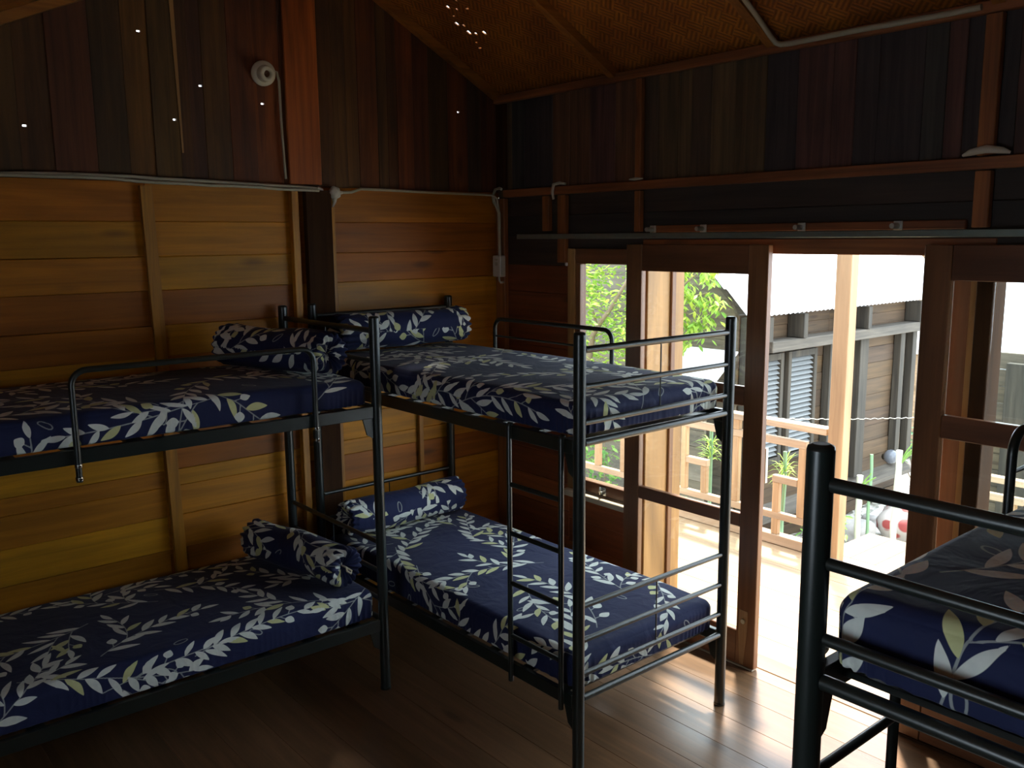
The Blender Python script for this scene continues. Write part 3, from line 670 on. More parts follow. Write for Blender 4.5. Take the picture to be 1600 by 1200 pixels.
# ================================================================== PRINTED CLOTH
DMIN = .29
def sprigs(rg, x0, x1, y0, y1, n_main):
    leaves = []; stems = []
    mids = []
    def leaf(p, a, L_, W_, yel):
        m_ = (p[0]+math.cos(a)*L_*.6, p[1]+math.sin(a)*L_*.6)
        if any((m_[0]-q[0])**2+(m_[1]-q[1])**2 < .024**2 for q in mids): return
        mids.append(m_); leaves.append((p[0], p[1], a, L_, W_, yel))
    def stem(p, a, L_, curv, depth):
        ds = .006; m_ = int(L_/ds); P_ = [p]; A = a; side = rg.choice((-1, 1)); nxt = .04; s_ = 0
        for k in range(m_):
            A += curv*ds; p = (p[0]+math.cos(A)*ds, p[1]+math.sin(A)*ds); P_.append(p); s_ += ds
            if s_ >= nxt and s_ < L_-.02:
                t_ = s_/L_; sz = (1-.35*t_)*rg.uniform(.85, 1.15)
                if depth == 0 and rg.random() < .14 and t_ < .7:
                    stem(p, A+side*rg.uniform(.5, .8), rg.uniform(.14, .26), side*rg.uniform(1, 4), 1)
                elif rg.random() < .13:
                    q = A+side*rg.uniform(.7, 1.0); e = (p[0]+math.cos(q)*.028, p[1]+math.sin(q)*.028)
                    stems.append([p, e]); leaf(e, q, .055*sz, .020, rg.random() < .25)
                else:
                    leaf(p, A+side*rg.uniform(.4, .85), .118*sz, .0150*rg.uniform(.8, 1.15), rg.random() < .2)
                side = -side; nxt += rg.uniform(.030, .046)
        leaf(p, A, .085, .012, False); stems.append(P_[::2]+[P_[-1]])
    pts = []; tries = 0
    while len(pts) < n_main and tries < 4000:
        tries += 1; q = (rg.uniform(x0, x1), rg.uniform(y0, y1))
        if all((q[0]-a[0])**2+(q[1]-a[1])**2 > DMIN**2 for a in pts): pts.append(q)
    for q in pts:
        a = rg.choice((.5, .5, 2.6, -.7, 3.7))+rg.uniform(-.35, .35)
        stem((q[0]-math.cos(a)*.25, q[1]-math.sin(a)*.25), a, rg.uniform(.42, .66), rg.uniform(-1.8, 1.8), 0)
    for k in range(n_main//3):       # loose loops in outline
        q = (rg.uniform(x0, x1), rg.uniform(y0, y1)); a = rg.uniform(0, 6.28)
        stems.append([(q[0]+.03*math.cos(a)*math.cos(t)-.012*math.sin(a)*math.sin(t), q[1]+.03*math.sin(a)*math.cos(t)+.012*math.cos(a)*math.sin(t)) for t in [2*PI*i/16 for i in range(17)]])
    return leaves, stems
def pattern(uv, rg, n_main=22, wrapv=None):
    x0, y0 = uv.min(0); x1, y1 = uv.max(0)
    leaves, stems = sprigs(rg, x0, x1, y0, y1, n_main)
    N_ = len(uv); dl = np.full(N_, .02); ds = np.full(N_, .02); ye = np.zeros(N_)
    o = np.argsort(uv[:, 0], kind='stable'); xs_ = uv[o, 0]
    def rngsel(a, b_, c, d):
        i0, i1 = np.searchsorted(xs_, a), np.searchsorted(xs_, b_); idx = o[i0:i1]
        yy = uv[idx, 1]; return idx[(yy > c) & (yy < d)]
    for (px, py, a, L_, W_, yl) in leaves:
        m_ = L_+.01; ex, ey = px+math.cos(a)*L_, py+math.sin(a)*L_; q = W_+.01
        idx = rngsel(min(px, ex)-q, max(px, ex)+q, min(py, ey)-q, max(py, ey)+q)
        if len(idx) == 0: continue
        dx = uv[idx, 0]-px; dy = uv[idx, 1]-py
        t = (dx*math.cos(a)+dy*math.sin(a))/L_; w = -dx*math.sin(a)+dy*math.cos(a)
        w = w-.10*L_*np.sin(np.clip(t, 0, 1)*PI)*.4
        tc_ = np.clip(t, 0, 1); h = W_*np.sin(PI*tc_**.85)**.9
        d = np.abs(w)-h; out = np.maximum(np.abs(t-tc_)*L_, 0); d = np.where(out > 0, np.maximum(np.abs(w), out), d)
        better = d < dl[idx]; ii = idx[better]; dl[ii] = d[better]
        near = d < .004; ye[idx[near]] = 1.0 if yl else 0.0
    for P_ in stems:
        for k in range(len(P_)-1):
            (ax, ay), (bx, by) = P_[k], P_[k+1]; q = .012
            idx = rngsel(min(ax, bx)-q, max(ax, bx)+q, min(ay, by)-q, max(ay, by)+q)
            if len(idx) == 0: continue
            vx, vy = bx-ax, by-ay; L2 = vx*vx+vy*vy+1e-12
            t = np.clip(((uv[idx, 0]-ax)*vx+(uv[idx, 1]-ay)*vy)/L2, 0, 1)
            d = np.hypot(uv[idx, 0]-ax-t*vx, uv[idx, 1]-ay-t*vy); ds[idx] = np.minimum(ds[idx], d)
    return dl, ds, ye
def clothmesh(name, co_, faces, uv, seed, n_main):
    dl, ds, ye = pattern(uv, random.Random(seed), n_main)
    me = bpy.data.meshes.new(name); nv = len(co_); nf = len(faces)
    me.vertices.add(nv); me.vertices.foreach_set('co', co_.astype(np.float32).ravel())
    me.loops.add(nf*4); me.loops.foreach_set('vertex_index', faces.astype(np.int32).ravel())
    me.polygons.add(nf); me.polygons.foreach_set('loop_start', np.arange(0, nf*4, 4, dtype=np.int32)); me.polygons.foreach_set('loop_total', np.full(nf, 4, np.int32))
    me.update(calc_edges=True); me.polygons.foreach_set('use_smooth', np.ones(nf, bool))
    a = me.attributes.new('pat', 'FLOAT_COLOR', 'POINT')
    a.data.foreach_set('color', np.stack([dl, ds, ye, np.ones(nv)], 1).astype(np.float32).ravel())
    me.materials.append(M['fabric']); return me
def nz(x, y, seed, k=5, f0=2.0):
    r = random.Random(seed); s = np.zeros_like(x)
    for i in range(k):
        a = r.uniform(0, 6.28); f = f0*(1.5**i)*r.uniform(.8, 1.2); ph = r.uniform(0, 6.28)
        s += np.sin((x*math.cos(a)+y*math.sin(a))*f*2+ph)/(1.5**i)
    return s
def mattress(B, z0, z1, label, seed, res=.0038, crown=.022):
    O, X, Y = map(Vector, B); lx0, lx1, ly0, ly1 = .030, BL-.030, .013, BWD-.013
    Lx, Ly, Hh = lx1-lx0, ly1-ly0, z1-z0; nx, ny, nzn = int(Lx/res), int(Ly/res), int(Hh/res)
    verts = []; uvs = []; faces = []; off = 0
    def grid(Pa, U_, nu, nv_):
        nonlocal off
        verts.append(Pa); uvs.append(U_); i = np.arange(nu-1)[:, None]; j = np.arange(nv_-1)[None, :]
        a = off+i*nv_+j; faces.append(np.stack([a, a+nv_, a+nv_+1, a+1], -1).reshape(-1, 4)); off += nu*nv_
    gx = np.linspace(0, Lx, nx); gy = np.linspace(0, Ly, ny); gz = np.linspace(0, Hh, nzn)
    A, Bb = np.meshgrid(gx, gy, indexing='ij'); grid(np.stack([A, Bb, np.full_like(A, Hh)], -1).reshape(-1, 3), np.stack([A, Bb], -1).reshape(-1, 2), nx, ny)
    A, Bb = np.meshgrid(gx, gz, indexing='ij')
    grid(np.stack([A, 0*A, Bb], -1).reshape(-1, 3), np.stack([A, Bb-Hh], -1).reshape(-1, 2), nx, nzn)
    grid(np.stack([A, 0*A+Ly, Bb], -1).reshape(-1, 3), np.stack([A, Ly+Hh-Bb], -1).reshape(-1, 2), nx, nzn)
    A, Bb = np.meshgrid(gy, gz, indexing='ij')
    grid(np.stack([0*A, A, Bb], -1).reshape(-1, 3), np.stack([Bb-Hh, A], -1).reshape(-1, 2), ny, nzn)
    grid(np.stack([0*A+Lx, A, Bb], -1).reshape(-1, 3), np.stack([Lx+Hh-Bb, A], -1).reshape(-1, 2), ny, nzn)
    # closing underside, coarse
    A, Bb = np.meshgrid(np.linspace(0, Lx, 12), np.linspace(0, Ly, 8), indexing='ij'); grid(np.stack([A, Bb, 0*A], -1).reshape(-1, 3), np.stack([A+9, Bb], -1).reshape(-1, 2), 12, 8)
    V = np.concatenate(verts); UV = np.concatenate(uvs); Fc = np.concatenate(faces)
    bot = UV[:, 0] > 8; UVp = UV.copy(); UVp[bot, 0] -= 9
    r = .042; lo = np.array([r, r, .012]); hi = np.array([Lx-r, Ly-r, Hh-r])
    c = np.clip(V, lo, hi); d = V-c; ln = np.linalg.norm(d, axis=1); rad = np.where(V[:, 2] > Hh-r, r, r)
    dz = d.copy(); low = V[:, 2] < .012
    dz[low, 2] *= r/.012
    ln = np.linalg.norm(dz, axis=1)
    k = np.where(ln > r, r/np.maximum(ln, 1e-9), 1); dn = dz*k[:, None]; dn[low, 2] *= .012/r
    V2 = c+dn
    u = V[:, 0]/Lx; v = V[:, 1]/Ly; tz = np.clip((V[:, 2]-.3*Hh)/(Hh*.7), 0, 1)
    V2[:, 2] += tz*crown*(np.clip(4*v*(1-v), 0, 1)**.6)*(np.clip(6*u*(1-u), 0, 1)**.5) + tz*.0028*nz(V[:, 0], V[:, 1], seed)
    dist = np.minimum.reduce([V[:, 0], Lx-V[:, 0], V[:, 1], Ly-V[:, 1]]); side = np.clip(1-dist/.02, 0, 1)*(1-np.clip(V[:, 2]/Hh, 0, 1))**1.2
    per = np.where(np.minimum(V[:, 0], Lx-V[:, 0]) < np.minimum(V[:, 1], Ly-V[:, 1]), V[:, 1], V[:, 0])
    cx_ = np.minimum(V[:, 0], Lx-V[:, 0])+np.minimum(V[:, 1], Ly-V[:, 1]); cr = .35+np.exp(-(cx_/.16)**2)*1.3
    wv = side*.006*cr*np.sin(per*95+2.5*np.sin(per*17))
    ctr = np.array([Lx/2, Ly/2]); nrm = np.zeros((len(V), 2))
    nrm[:, 0] = np.where(V[:, 0] < 1e-6, 1, np.where(V[:, 0] > Lx-1e-6, -1, 0)); nrm[:, 1] = np.where(V[:, 1] < 1e-6, 1, np.where(V[:, 1] > Ly-1e-6, -1, 0))
    V2[:, 0] += nrm[:, 0]*(np.abs(wv)+side*.003); V2[:, 1] += nrm[:, 1]*(np.abs(wv)+side*.003)
    X_, Y_ = np.array(X), np.array(Y)
    w = np.outer(V2[:, 0]+lx0-BL/2, X_)+np.outer(V2[:, 1]+ly0-BWD/2, Y_); w[:, 2] += V2[:, 2]
    if X.cross(Y).z < 0: Fc = Fc[:, ::-1]
    me = clothmesh('mattress', w, Fc, UVp, seed, 26)
    bm = bmesh.new(); bm.from_mesh(me); bmesh.ops.remove_doubles(bm, verts=bm.verts[:], dist=.0004); bmesh.ops.recalc_face_normals(bm, faces=bm.faces[:]); bm.to_mesh(me); bm.free()
    o = bpy.data.objects.new('mattress', me); COL.objects.link(o)
    o.location = O+X*(BL/2)+Y*(BWD/2)+Vector((0, 0, z0)); tag(o, label, 'mattress', 'leaf print mattresses')
    return o
mattress(B1, 1.373, 1.492, 'upper bunk mattress in navy leaf print sheet along the plank wall', 11)
mattress(B1, .356, .492, 'lower bunk mattress in navy leaf print sheet along the plank wall', 12)
mattress(B2, 1.373, 1.500, 'upper bunk mattress in navy leaf print sheet in the corner by the window', 13)
mattress(B2, .356, .495, 'lower bunk mattress in navy leaf print sheet behind the ladder in the corner', 14)
mattress(B3, 1.373, 1.515, 'upper bunk mattress in navy leaf print sheet at the right edge, closest to the camera', 15, .0026)

def bolster(p0, p1, r, label, seed, cord=False, flat=.04):
    p0, p1 = Vector(p0), Vector(p1); ax = (p1-p0).normalized(); L_ = (p1-p0).length
    up = Vector((0, 0, 1)); sd_ = ax.cross(up).normalized(); u3 = sd_.cross(ax)
    # profile from one end centre over to the other
    prof = []
    for i in range(26): t = i/26; prof.append((-L_/2-.030+.045*(1-t)**3 + (.0 if t < .7 else 0)+.055*max(0, t-.55)**1.5, .006+(r*.93-.006)*math.sin(t*PI/2)**.85))
    h0 = prof[-1][0]; prof.append((h0+.012, r*.97))
    nm = int((L_+2*(L_/2+h0)*0)/.0045); x0 = h0+.02; x1 = -x0
    for i in range(nm+1): prof.append((x0+(x1-x0)*i/nm, r))
    prof = prof+[(-a, b_) for a, b_ in reversed(prof[:27])]
    prof = np.array(prof); s_ = np.concatenate([[0], np.cumsum(np.hypot(np.diff(prof[:, 0]), np.diff(prof[:, 1])))])
    seg = int(2*PI*r/.0045); th = np.linspace(0, 2*PI, seg+1); n_ = len(prof)
    H_, T = np.meshgrid(prof[:, 0], th, indexing='ij'); Rr = np.repeat(prof[:, 1][:, None], seg+1, 1)
    endd = L_/2-np.abs(H_); g = np.exp(-np.clip(endd, 0, 1)/.055); gm = np.clip(Rr/r, 0, 1)
    Rr = Rr+g*gm*(.0045*np.sin(T*17+1.5*np.sin(T*3+seed))+.003*np.sin(T*11+seed*3+2*np.sin(T*2)))+.004*np.sin(H_*9+seed+T)+.003*np.sin(T*2+H_*14+seed*2)
    H2 = H_+np.sign(H_)*(g*.006*np.sin(T*17+.8))*(gm < .98)
    a_, b_ = Rr*np.cos(T), Rr*np.sin(T)
    b_ = np.where(b_ < -r+flat*r*2, -r+flat*r*2+(b_+r-flat*r*2)*.15, b_)
    pos = H2[..., None]*np.array(ax)+a_[..., None]*np.array(sd_)+b_[..., None]*np.array(u3)
    V = pos.reshape(-1, 3); UV = np.stack([np.repeat(s_[:, None], seg+1, 1), T*r], -1).reshape(-1, 2)
    i = np.arange(n_-1)[:, None]; j = np.arange(seg)[None, :]; q = i*(seg+1)+j
    Fc = np.stack([q, q+1, q+seg+2, q+seg+1], -1).reshape(-1, 4)
    me = clothmesh('bolster', V, Fc, UV, seed, 13)
    bm = bmesh.new(); bm.from_mesh(me); bmesh.ops.remove_doubles(bm, verts=bm.verts[:], dist=.0004)
    be = [e for e in bm.edges if e.is_boundary]
    if be: bmesh.ops.holes_fill(bm, edges=be)
    bmesh.ops.recalc_face_normals(bm, faces=bm.faces[:]); bm.to_mesh(me); bm.free()
    o = bpy.data.objects.new('bolster', me); COL.objects.link(o); c = (p0+p1)/2; o.location = c; o['_o'] = tuple(c)
    tag(o, label, 'bolster', 'leaf print bolsters')
    if cord:
        e = p1+ax*.012
        b = MB(); b.tube([e-ax*.03, e+ax*.01+sd_*.004, e+ax*.028+sd_*.016-u3*.01, e+ax*.036-u3*.026, e+ax*.026-sd_*.014-u3*.018, e+ax*.008-u3*.004], .0045, 8)
        part(b, 'drawstring', M['ceramic'], o, 'white knotted drawstring')
    return o
bolster((-1.28, -.235, 1.625), (-.53, -.275, 1.628), .098, 'bolster lying across the head of the upper corner bunk', 21)
bolster((-1.27, -.235, .612), (-.55, -.225, .612), .098, 'bolster lying across the head of the lower corner bunk', 22)
bolster((-1.85, -.17, 1.610), (-1.655, -.80, 1.606), .100, 'bolster on the upper bunk along the plank wall, behind the guard rail', 23)
bolster((-1.775, -.19, .610), (-1.64, -.83, .604), .096, 'bolster with white drawstring on the lower bunk along the plank wall', 24, True)

# ================================================================== OUTSIDE
mb = MB(); x = .13
while x < 1.74:
    x2 = min(1.78, x+.2); mb.quadboard([(x, -5.5), (x2, -5.5), (x2, 2.4), (x, 2.4)], -.05, -.012, lambda a, b, d: (a, b, d), rng.random(), .004); x = x2
tag(mb.build('deck', M['deck'], None, (0.9, -1, -.02)), kind='structure')
mb = MB(); y = -1.30
while y > -3.3:
    mb.quadboard([(1.79, y-.17), (2.36, y-.17), (2.36, y), (1.79, y)], -.06, -.014, lambda a, b, d: (a, b, d), rng.random(), .003); y -= .175
tag(mb.build('step_landing', M['deck'], None, (2.05, -2.2, -.03)), 'pale sunlit plank landing beyond the verandah deck', 'landing')
# railing
RXP = 1.66
rl = empty('verandah_railing', (RXP, 0, -.01), 'raw pine railing with stepped balusters along the verandah edge', 'railing')
b = MB(); b.box(RXP-.045, RXP+.045, 2.3, -1.36, .825, .87, .5, .003); part(b, 'hand_rail', M['pine_y'], rl)
b = MB(); b.box(RXP-.02, RXP+.02, 2.3, -1.20, .70, .75, .5, .003); part(b, 'middle_rail', M['pine_y'], rl)
b = MB(); b.box(RXP-.02, RXP+.02, 2.3, -1.36, .17, .22, .5, .003); part(b, 'lower_rail', M['pine_y'], rl)
b = MB(); b.box(RXP-.03, RXP+.05, 2.3, -1.36, -.008, .06, .5, .003); part(b, 'kick_board', M['pine_y'], rl)
for y, w_ in ((2.2, .06), (1.9, .06), (1.45, .06), (1.1, .06), (.745, .055), (.455, .055), (-.17, .05), (-.635, .06), (-1.175, .055)):
    b = MB(); b.box(RXP-.0195, RXP+.0195, y+w_/2, y-w_/2, .2205, .6995, .5, .003); part(b, 'baluster', M['pine_z'], rl)
for ya, yb_, z in ((-.196, -.36, .455), (-.98, -1.147, .46)):
    yc = yb_ if ya == -.196 else ya
    b = MB(); b.box(RXP-.0195, RXP+.0195, yc+.025, yc-.025, .2205 if ya == -.196 else .0605, z-.03, .5, .003); part(b, 'short_baluster', M['pine_z'], rl)
    b = MB(); b.box(RXP-.022, RXP+.022, max(ya, yc+.03), min(yb_, yc-.03), z-.0295, z+.02, .5, .003); part(b, 'bracket_block', M['pine_y'], rl)
b = MB(); b.box(RXP-.0195, RXP+.0195, -.60, -.665, .7505, .8245, .5, .003); part(b, 'spacer', M['pine_z'], rl)
b = MB(); b.box(RXP-.045, RXP+.045, -1.37, -1.475, -.012, 2.9, .5, .004)
tag(b.build('verandah_post', M['pine_z'], None, (RXP, -1.42, 0)), 'tall raw pine post at the end of the verandah railing', 'post')
b = MB(); P_ = [(RXP+.05, .08, .70), (3.0, .08, .53), (4.5, .08, .32), (6.0, .08, .13), (8.9, .08, -.25)]
pts = []
for i in range(121):
    t_ = i/120; k = min(3, int(t_*4)); q = Vector(P_[k]).lerp(Vector(P_[k+1]), t_*4-k); pts.append((q.x, q.y+.005*math.sin(i*1.9), q.z+.006*math.cos(i*1.9)))
b.tube(pts, .004, 5); tag(b.build('wire', M['white_plastic'], None, (4, -.9, .7)), 'twisted pale wire strung across the yard in front of the neighbour house', 'wire')

# ---- neighbour house
NY = .60; NX0, NX1 = 3.35, 6.66
nh = empty('neighbour_house', (5.0, 2.2, -1.0), 'weathered plank house with white corrugated roof and louvred shutters across the yard', 'house')
mb = MB(); zz = [-.55, -.38, -.2, -.02, .16, .34, .52, .70, .88, 1.0, 1.13, 1.25, 1.38]
for i in range(len(zz)-1):
    for a0, a1 in ((NX0, 4.9), (4.9, NX1)):
        mb.quadboard([(a0, zz[i]), (a1, zz[i]), (a1, zz[i+1]), (a0, zz[i+1])], NY+.06, NY-rng.uniform(0, .012), fl, rng.random(), .005)
part(mb, 'front_wall', M['grey_x'], nh)
mb = MB(); z = -.95
while z < 3.6:
    z2 = z+.19; yA, yB_ = NY, 5.4
    def ylim(zv):
        return max(NY, NY+(zv-1.40)), min(5.4, 5.4-(zv-1.40)) if zv > 1.40 else 5.4
    l0, r0 = ylim(z); l1, r1 = ylim(z2)
    if r1 <= l1: break
    mb.quadboard([(l0, z), (r0, z), (r1, z2), (l1, z2)], NX0+.05, NX0-rng.uniform(0, .012), fr_, rng.random(), .005); z = z2
part(mb, 'gable_wall', M['grey_y'], nh)
b = MB(); b.box(NX0+.05, NX1, NY+.3, NY+.34, -1.0, -.56); part(b, 'plinth', M['grey_x'], nh)
mb = MB()
for i in range(3): mb.quadboard([(NX0, -1.0+i*.15), (NX1, -1.0+i*.15), (NX1, -.86+i*.15), (NX0, -.86+i*.15)], NY+.1, NY+.04-rng.uniform(0, .01), fl, rng.random(), .005)
part(mb, 'skirt', M['grey_x'], nh)
b = MB(); b.add([(NX0, .44, -.61), (NX1, .44, -.61), (NX1, .615, -.53), (NX0, .615, -.53), (NX0, .44, -.66), (NX1, .44, -.66), (NX1, .615, -.66), (NX0, .615, -.66)], [(0, 1, 2, 3), (7, 6, 5, 4), (0, 4, 5, 1), (1, 5, 6, 2), (2, 6, 7, 3), (3, 7, 4, 0)])
part(b, 'ledge', M['grey_beam'], nh)
b = MB(); b.box(NX0+.3, 6.72, .42, .585, 1.015, 1.12, .5, .006); part(b, 'wall_beam', M['grey_beam'], nh)
for xx in (3.55, 4.13, 5.02, 5.35, 6.5):
    b = MB(); b.box(xx, xx+.07, .40, .585, 1.125, 1.36, .5, .004); part(b, 'rafter_end', M['grey_z'], nh)
for xx, w_ in ((3.36, .14), (4.80, .09), (5.40, .17), (6.28, .10), (6.56, .10)):
    b = MB(); b.box(xx, xx+w_, .50, .585, -.52, 1.01 if xx > 3.5 else 1.36, .5, .004); part(b, 'wall_post', M['grey_z'], nh)
for s0, s1 in ((3.62, 3.97), (4.16, 4.56)):
    b = MB(); zt, zb = .88, -.06
    b.box(s0-.055, s0-.003, .535, .585, zb-.06, zt+.10, .5, .003); b.box(s1+.003, s1+.055, .535, .585, zb-.06, zt+.10, .5, .003)
    b.box(s0-.002, s1+.002, .535, .585, zt+.035, zt+.10, .5, .003); b.box(s0-.002, s1+.002, .535, .585, zb-.06, zb, .5, .003)
    fr2 = part(b, 'shutter', M['grey_z'], nh); b = MB(); k = 20
    for i in range(k):
        z_ = zb+.01+(zt+.02-zb)*(i+.5)/k; q = [(s0, .545, z_-.014), (s1, .545, z_-.014), (s1, .582, z_+.016), (s0, .582, z_+.016)]
        b.add(q+[(a, c+.006, d+.007) for a, c, d in q], [(0, 1, 2, 3), (7, 6, 5, 4), (0, 4, 5, 1), (1, 5, 6, 2), (2, 6, 7, 3), (3, 7, 4, 0)])
    c_ = part(b, 'louvres', M['louvre'], nh); c_.parent = fr2; c_.location = (0, 0, 0)
# corrugated roof, 45 degree pitch
def corr(x0, x1, y0, z0, dy, dz, pitch_n, name, m, par, th=.004):
    n_ = int((x1-x0)/.0125); vs = []; Lr = math.hypot(dy, dz); ny_, nz_ = -dz/Lr, dy/Lr
    for t_ in (0, 1):
        for i in range(n_+1):
            xx = x0+(x1-x0)*i/n_; h = .009*math.sin(2*PI*(xx-x0)/.076)
            vs.append((xx, y0+dy*t_+ny_*h, z0+dz*t_+nz_*h))
    b = MB(); b.add(vs, [(i, i+1, n_+2+i, n_+1+i) for i in range(n_)], .5, True)
    b.add([(a, c+ny_*-th, d-nz_*th) for a, c, d in vs], [(i, n_+1+i, n_+2+i, i+1) for i in range(n_)], .5, True)
    return part(b, name, m, par)
corr(3.18, 7.3, .37, 1.385, 2.65, 2.65, 0, 'corrugated_roof', M['roof_white'], nh)
b = MB(); b.add([(3.18, 3.02, 4.05), (7.3, 3.02, 4.05), (7.3, 5.8, 1.2), (3.18, 5.8, 1.2)]+[(3.18, 3.0, 4.03), (7.3, 3.0, 4.03), (7.3, 5.8, 1.17), (3.18, 5.8, 1.17)], [(0, 1, 2, 3), (7, 6, 5, 4), (0, 4, 5, 1), (1, 5, 6, 2), (2, 6, 7, 3), (3, 7, 4, 0)]); part(b, 'back_roof', M['roof_white'], nh)
b = MB(); b.box(NX1-.06, NX1, NY+.061, 5.4, -.9, 1.38, .5); part(b, 'end_wall', M['grey_y'], nh)
# lean-to against the gable
lt = empty('lean_to', (3.1, 1.0, -1.0), 'low plank lean-to with sloping white roof against the neighbour house', 'shed')
mb = MB(); z = -.95
while z < .60:
    mb.quadboard([(.645, z), (1.40, z), (1.40, min(.62, z+.16)), (.645, min(.62, z+.16))], 2.97, 2.94-rng.uniform(0, .01), fr_, rng.random(), .005); z += .16
part(mb, 'wall', M['grey_y'], lt)
b = MB(); b.box(2.90, 2.935, 1.35, 1.45, -.95, .62, .5, .004); part(b, 'corner_post', M['grey_z'], lt)
b = MB(); b.box(2.88, 2.92, .58, 1.55, .625, .67, .5, .003); part(b, 'eave_board', M['roof_under'], lt, 'dark green eave board')
b = MB(); b.add([(2.85, .58, .675), (2.85, 1.55, .675), (3.33, 1.55, 1.03), (3.33, .58, 1.03), (2.85, .58, .69), (2.85, 1.55, .69), (3.33, 1.55, 1.045), (3.33, .58, 1.045)], [(0, 1, 2, 3), (7, 6, 5, 4), (0, 4, 5, 1), (1, 5, 6, 2), (2, 6, 7, 3), (3, 7, 4, 0)]); part(b, 'roof_sheet', M['roof_white'], lt)
# bulb lamp low on the neighbour wall
lb = empty('outdoor_lamp', (6.1, .5, -.38), 'round grey white lamp low on the neighbour wall', 'lamp')
b = lathe([(-.075, .002), (-.07, .036), (-.045, .068), (0, .082), (.04, .072), (.065, .042)], (6.05, .42, -.38), (.3, .55, -.15)); part(b, 'globe', M['bulb'], lb)
b = lathe([(.06, .046), (.12, .042), (.13, .001)], (6.05, .42, -.38), (.3, .55, -.15)); part(b, 'holder', M['paint'], lb)

# ---- far house to the right, sunlit
fh = empty('far_house', (10.5, 1.0, -1.0), 'sunlit plank house far behind the neighbour house', 'house')
mb = MB(); z = -1.0
while z < 2.0:
    mb.quadboard([(1.10, z), (3.6, z), (3.6, z+.14), (1.10, z+.14)], 9.1, 9.0-rng.uniform(0, .01), fr_, rng.random(), .005); z += .14
part(mb, 'wall', M['pine_y'], fh)
b = MB(); b.box(8.93, 8.99, 1.12, 3.6, .42, .85, .5, .004); part(b, 'white_band', M['roof_white'], fh)
b = MB(); b.box(8.9, 8.99, 1.12, 3.6, .93, .98, .5, .004); part(b, 'dark_pipe', M['roof_under'], fh)
# ---- fence at the right behind the second door
fc = empty('yard_fence', (6.0, -3.3, -1.0), 'grey plank fence behind the right hand door', 'fence')
mb = MB(); z = -1.0
while z < .78:
    mb.quadboard([(-.62, z), (-5.4, z), (-5.4, z+.17), (-.62, z+.17)], 6.03, 6.0-rng.uniform(0, .01), fr_, rng.random(), .006); z += .175
part(mb, 'boards', M['grey_y'], fc)
for y in (-.79, -1.9, -3.0, -4.1, -5.1):
    b = MB(); b.box(5.88, 5.98, y, y-.28, -1, .83, .5, .004); part(b, 'fence_post', M['grey_z'], fc)
g2 = empty('yard_railing', (4.0, -1.7, -1.0), 'short raw pine railing in the yard seen through the right hand door', 'railing')
for z in (.13, -.02):
    b = MB(); b.box(3.96, 4.04, -1.38, -2.3, z-.025, z+.025, .5, .003); part(b, 'rail', M['pine_y'], g2)
for y in (-1.40, -1.62, -1.85, -2.10):
    b = MB(); b.box(3.97, 4.03, y, y-.05, -1.0, -.046, .5, .003); part(b, 'picket', M['pine_z'], g2)

# ---- ground with rubble
nxg = 60; vs = []; fs = []
for i in range(nxg+1):
    for j in range(nxg+1):
        x = 1.2+i*(14.0/nxg); y = -8+j*(16.0/nxg); z = -.98+.03*math.sin(x*3.1+y*2)+.03*math.sin(y*4.3-x)+rng.uniform(-.012, .012)
        vs.append((x, y, z))
for i in range(nxg):
    for j in range(nxg): a = i*(nxg+1)+j; fs.append((a, a+nxg+1, a+nxg+2, a+1))
b = MB(); b.add(vs, fs, .5, True); tag(b.build('ground', M['ground']), kind='structure')
def rock(c, s, seed, m, name, label, grp=None):
    r = random.Random(seed); bm = bmesh.new(); bmesh.ops.create_icosphere(bm, subdivisions=3, radius=1)
    ph = [r.uniform(0, 6) for _ in range(6)]
    for v in bm.verts:
        k = 1+.16*math.sin(v.co.x*3+ph[0])+.14*math.sin(v.co.y*4+ph[1])+.12*math.sin(v.co.z*5+ph[2]); v.co = Vector((v.co.x*s[0], v.co.y*s[1], v.co.z*s[2]))*k
    me = bpy.data.meshes.new(name); bm.to_mesh(me); bm.free(); me.polygons.foreach_set('use_smooth', [True]*len(me.polygons)); me.materials.append(m)
    o = bpy.data.objects.new(name, me); COL.objects.link(o); o.location = c; return tag(o, label, 'rock', grp)
rock((4.6, .02, -.86), (.19, .16, .15), 1, M['rock'], 'rock', 'dark grey rock in the yard beside the pine post')
rock((5.0, -.25, -.80), (.22, .22, .26), 2, M['red_rock'], 'painted_rock', 'rock painted red and white behind the sunlit landing')
for k, (x, y) in enumerate([(4.95, .22), (4.4, -.40), (5.35, .25), (4.35, -.22), (4.2, -.60), (5.6, -.25), (5.8, .2)]):
    rock((x, y, -.93), (.09+.01*k, .08, .05), 10+k, M['roof_white'] if k % 3 == 0 else M['rock'], 'rubble_stone', ['small white', 'small grey', 'round grey', 'white', 'low grey', 'far grey', 'far white'][k]+' rubble stone on the yard ground, '+['nearest the dark grey rock', 'behind the short cut stalk', 'below the lamp wall', 'beside the thin green stalk', 'left of the short cut stalk', 'beyond the painted rock', 'close to the neighbour wall'][k], 'rubble stones in the yard')

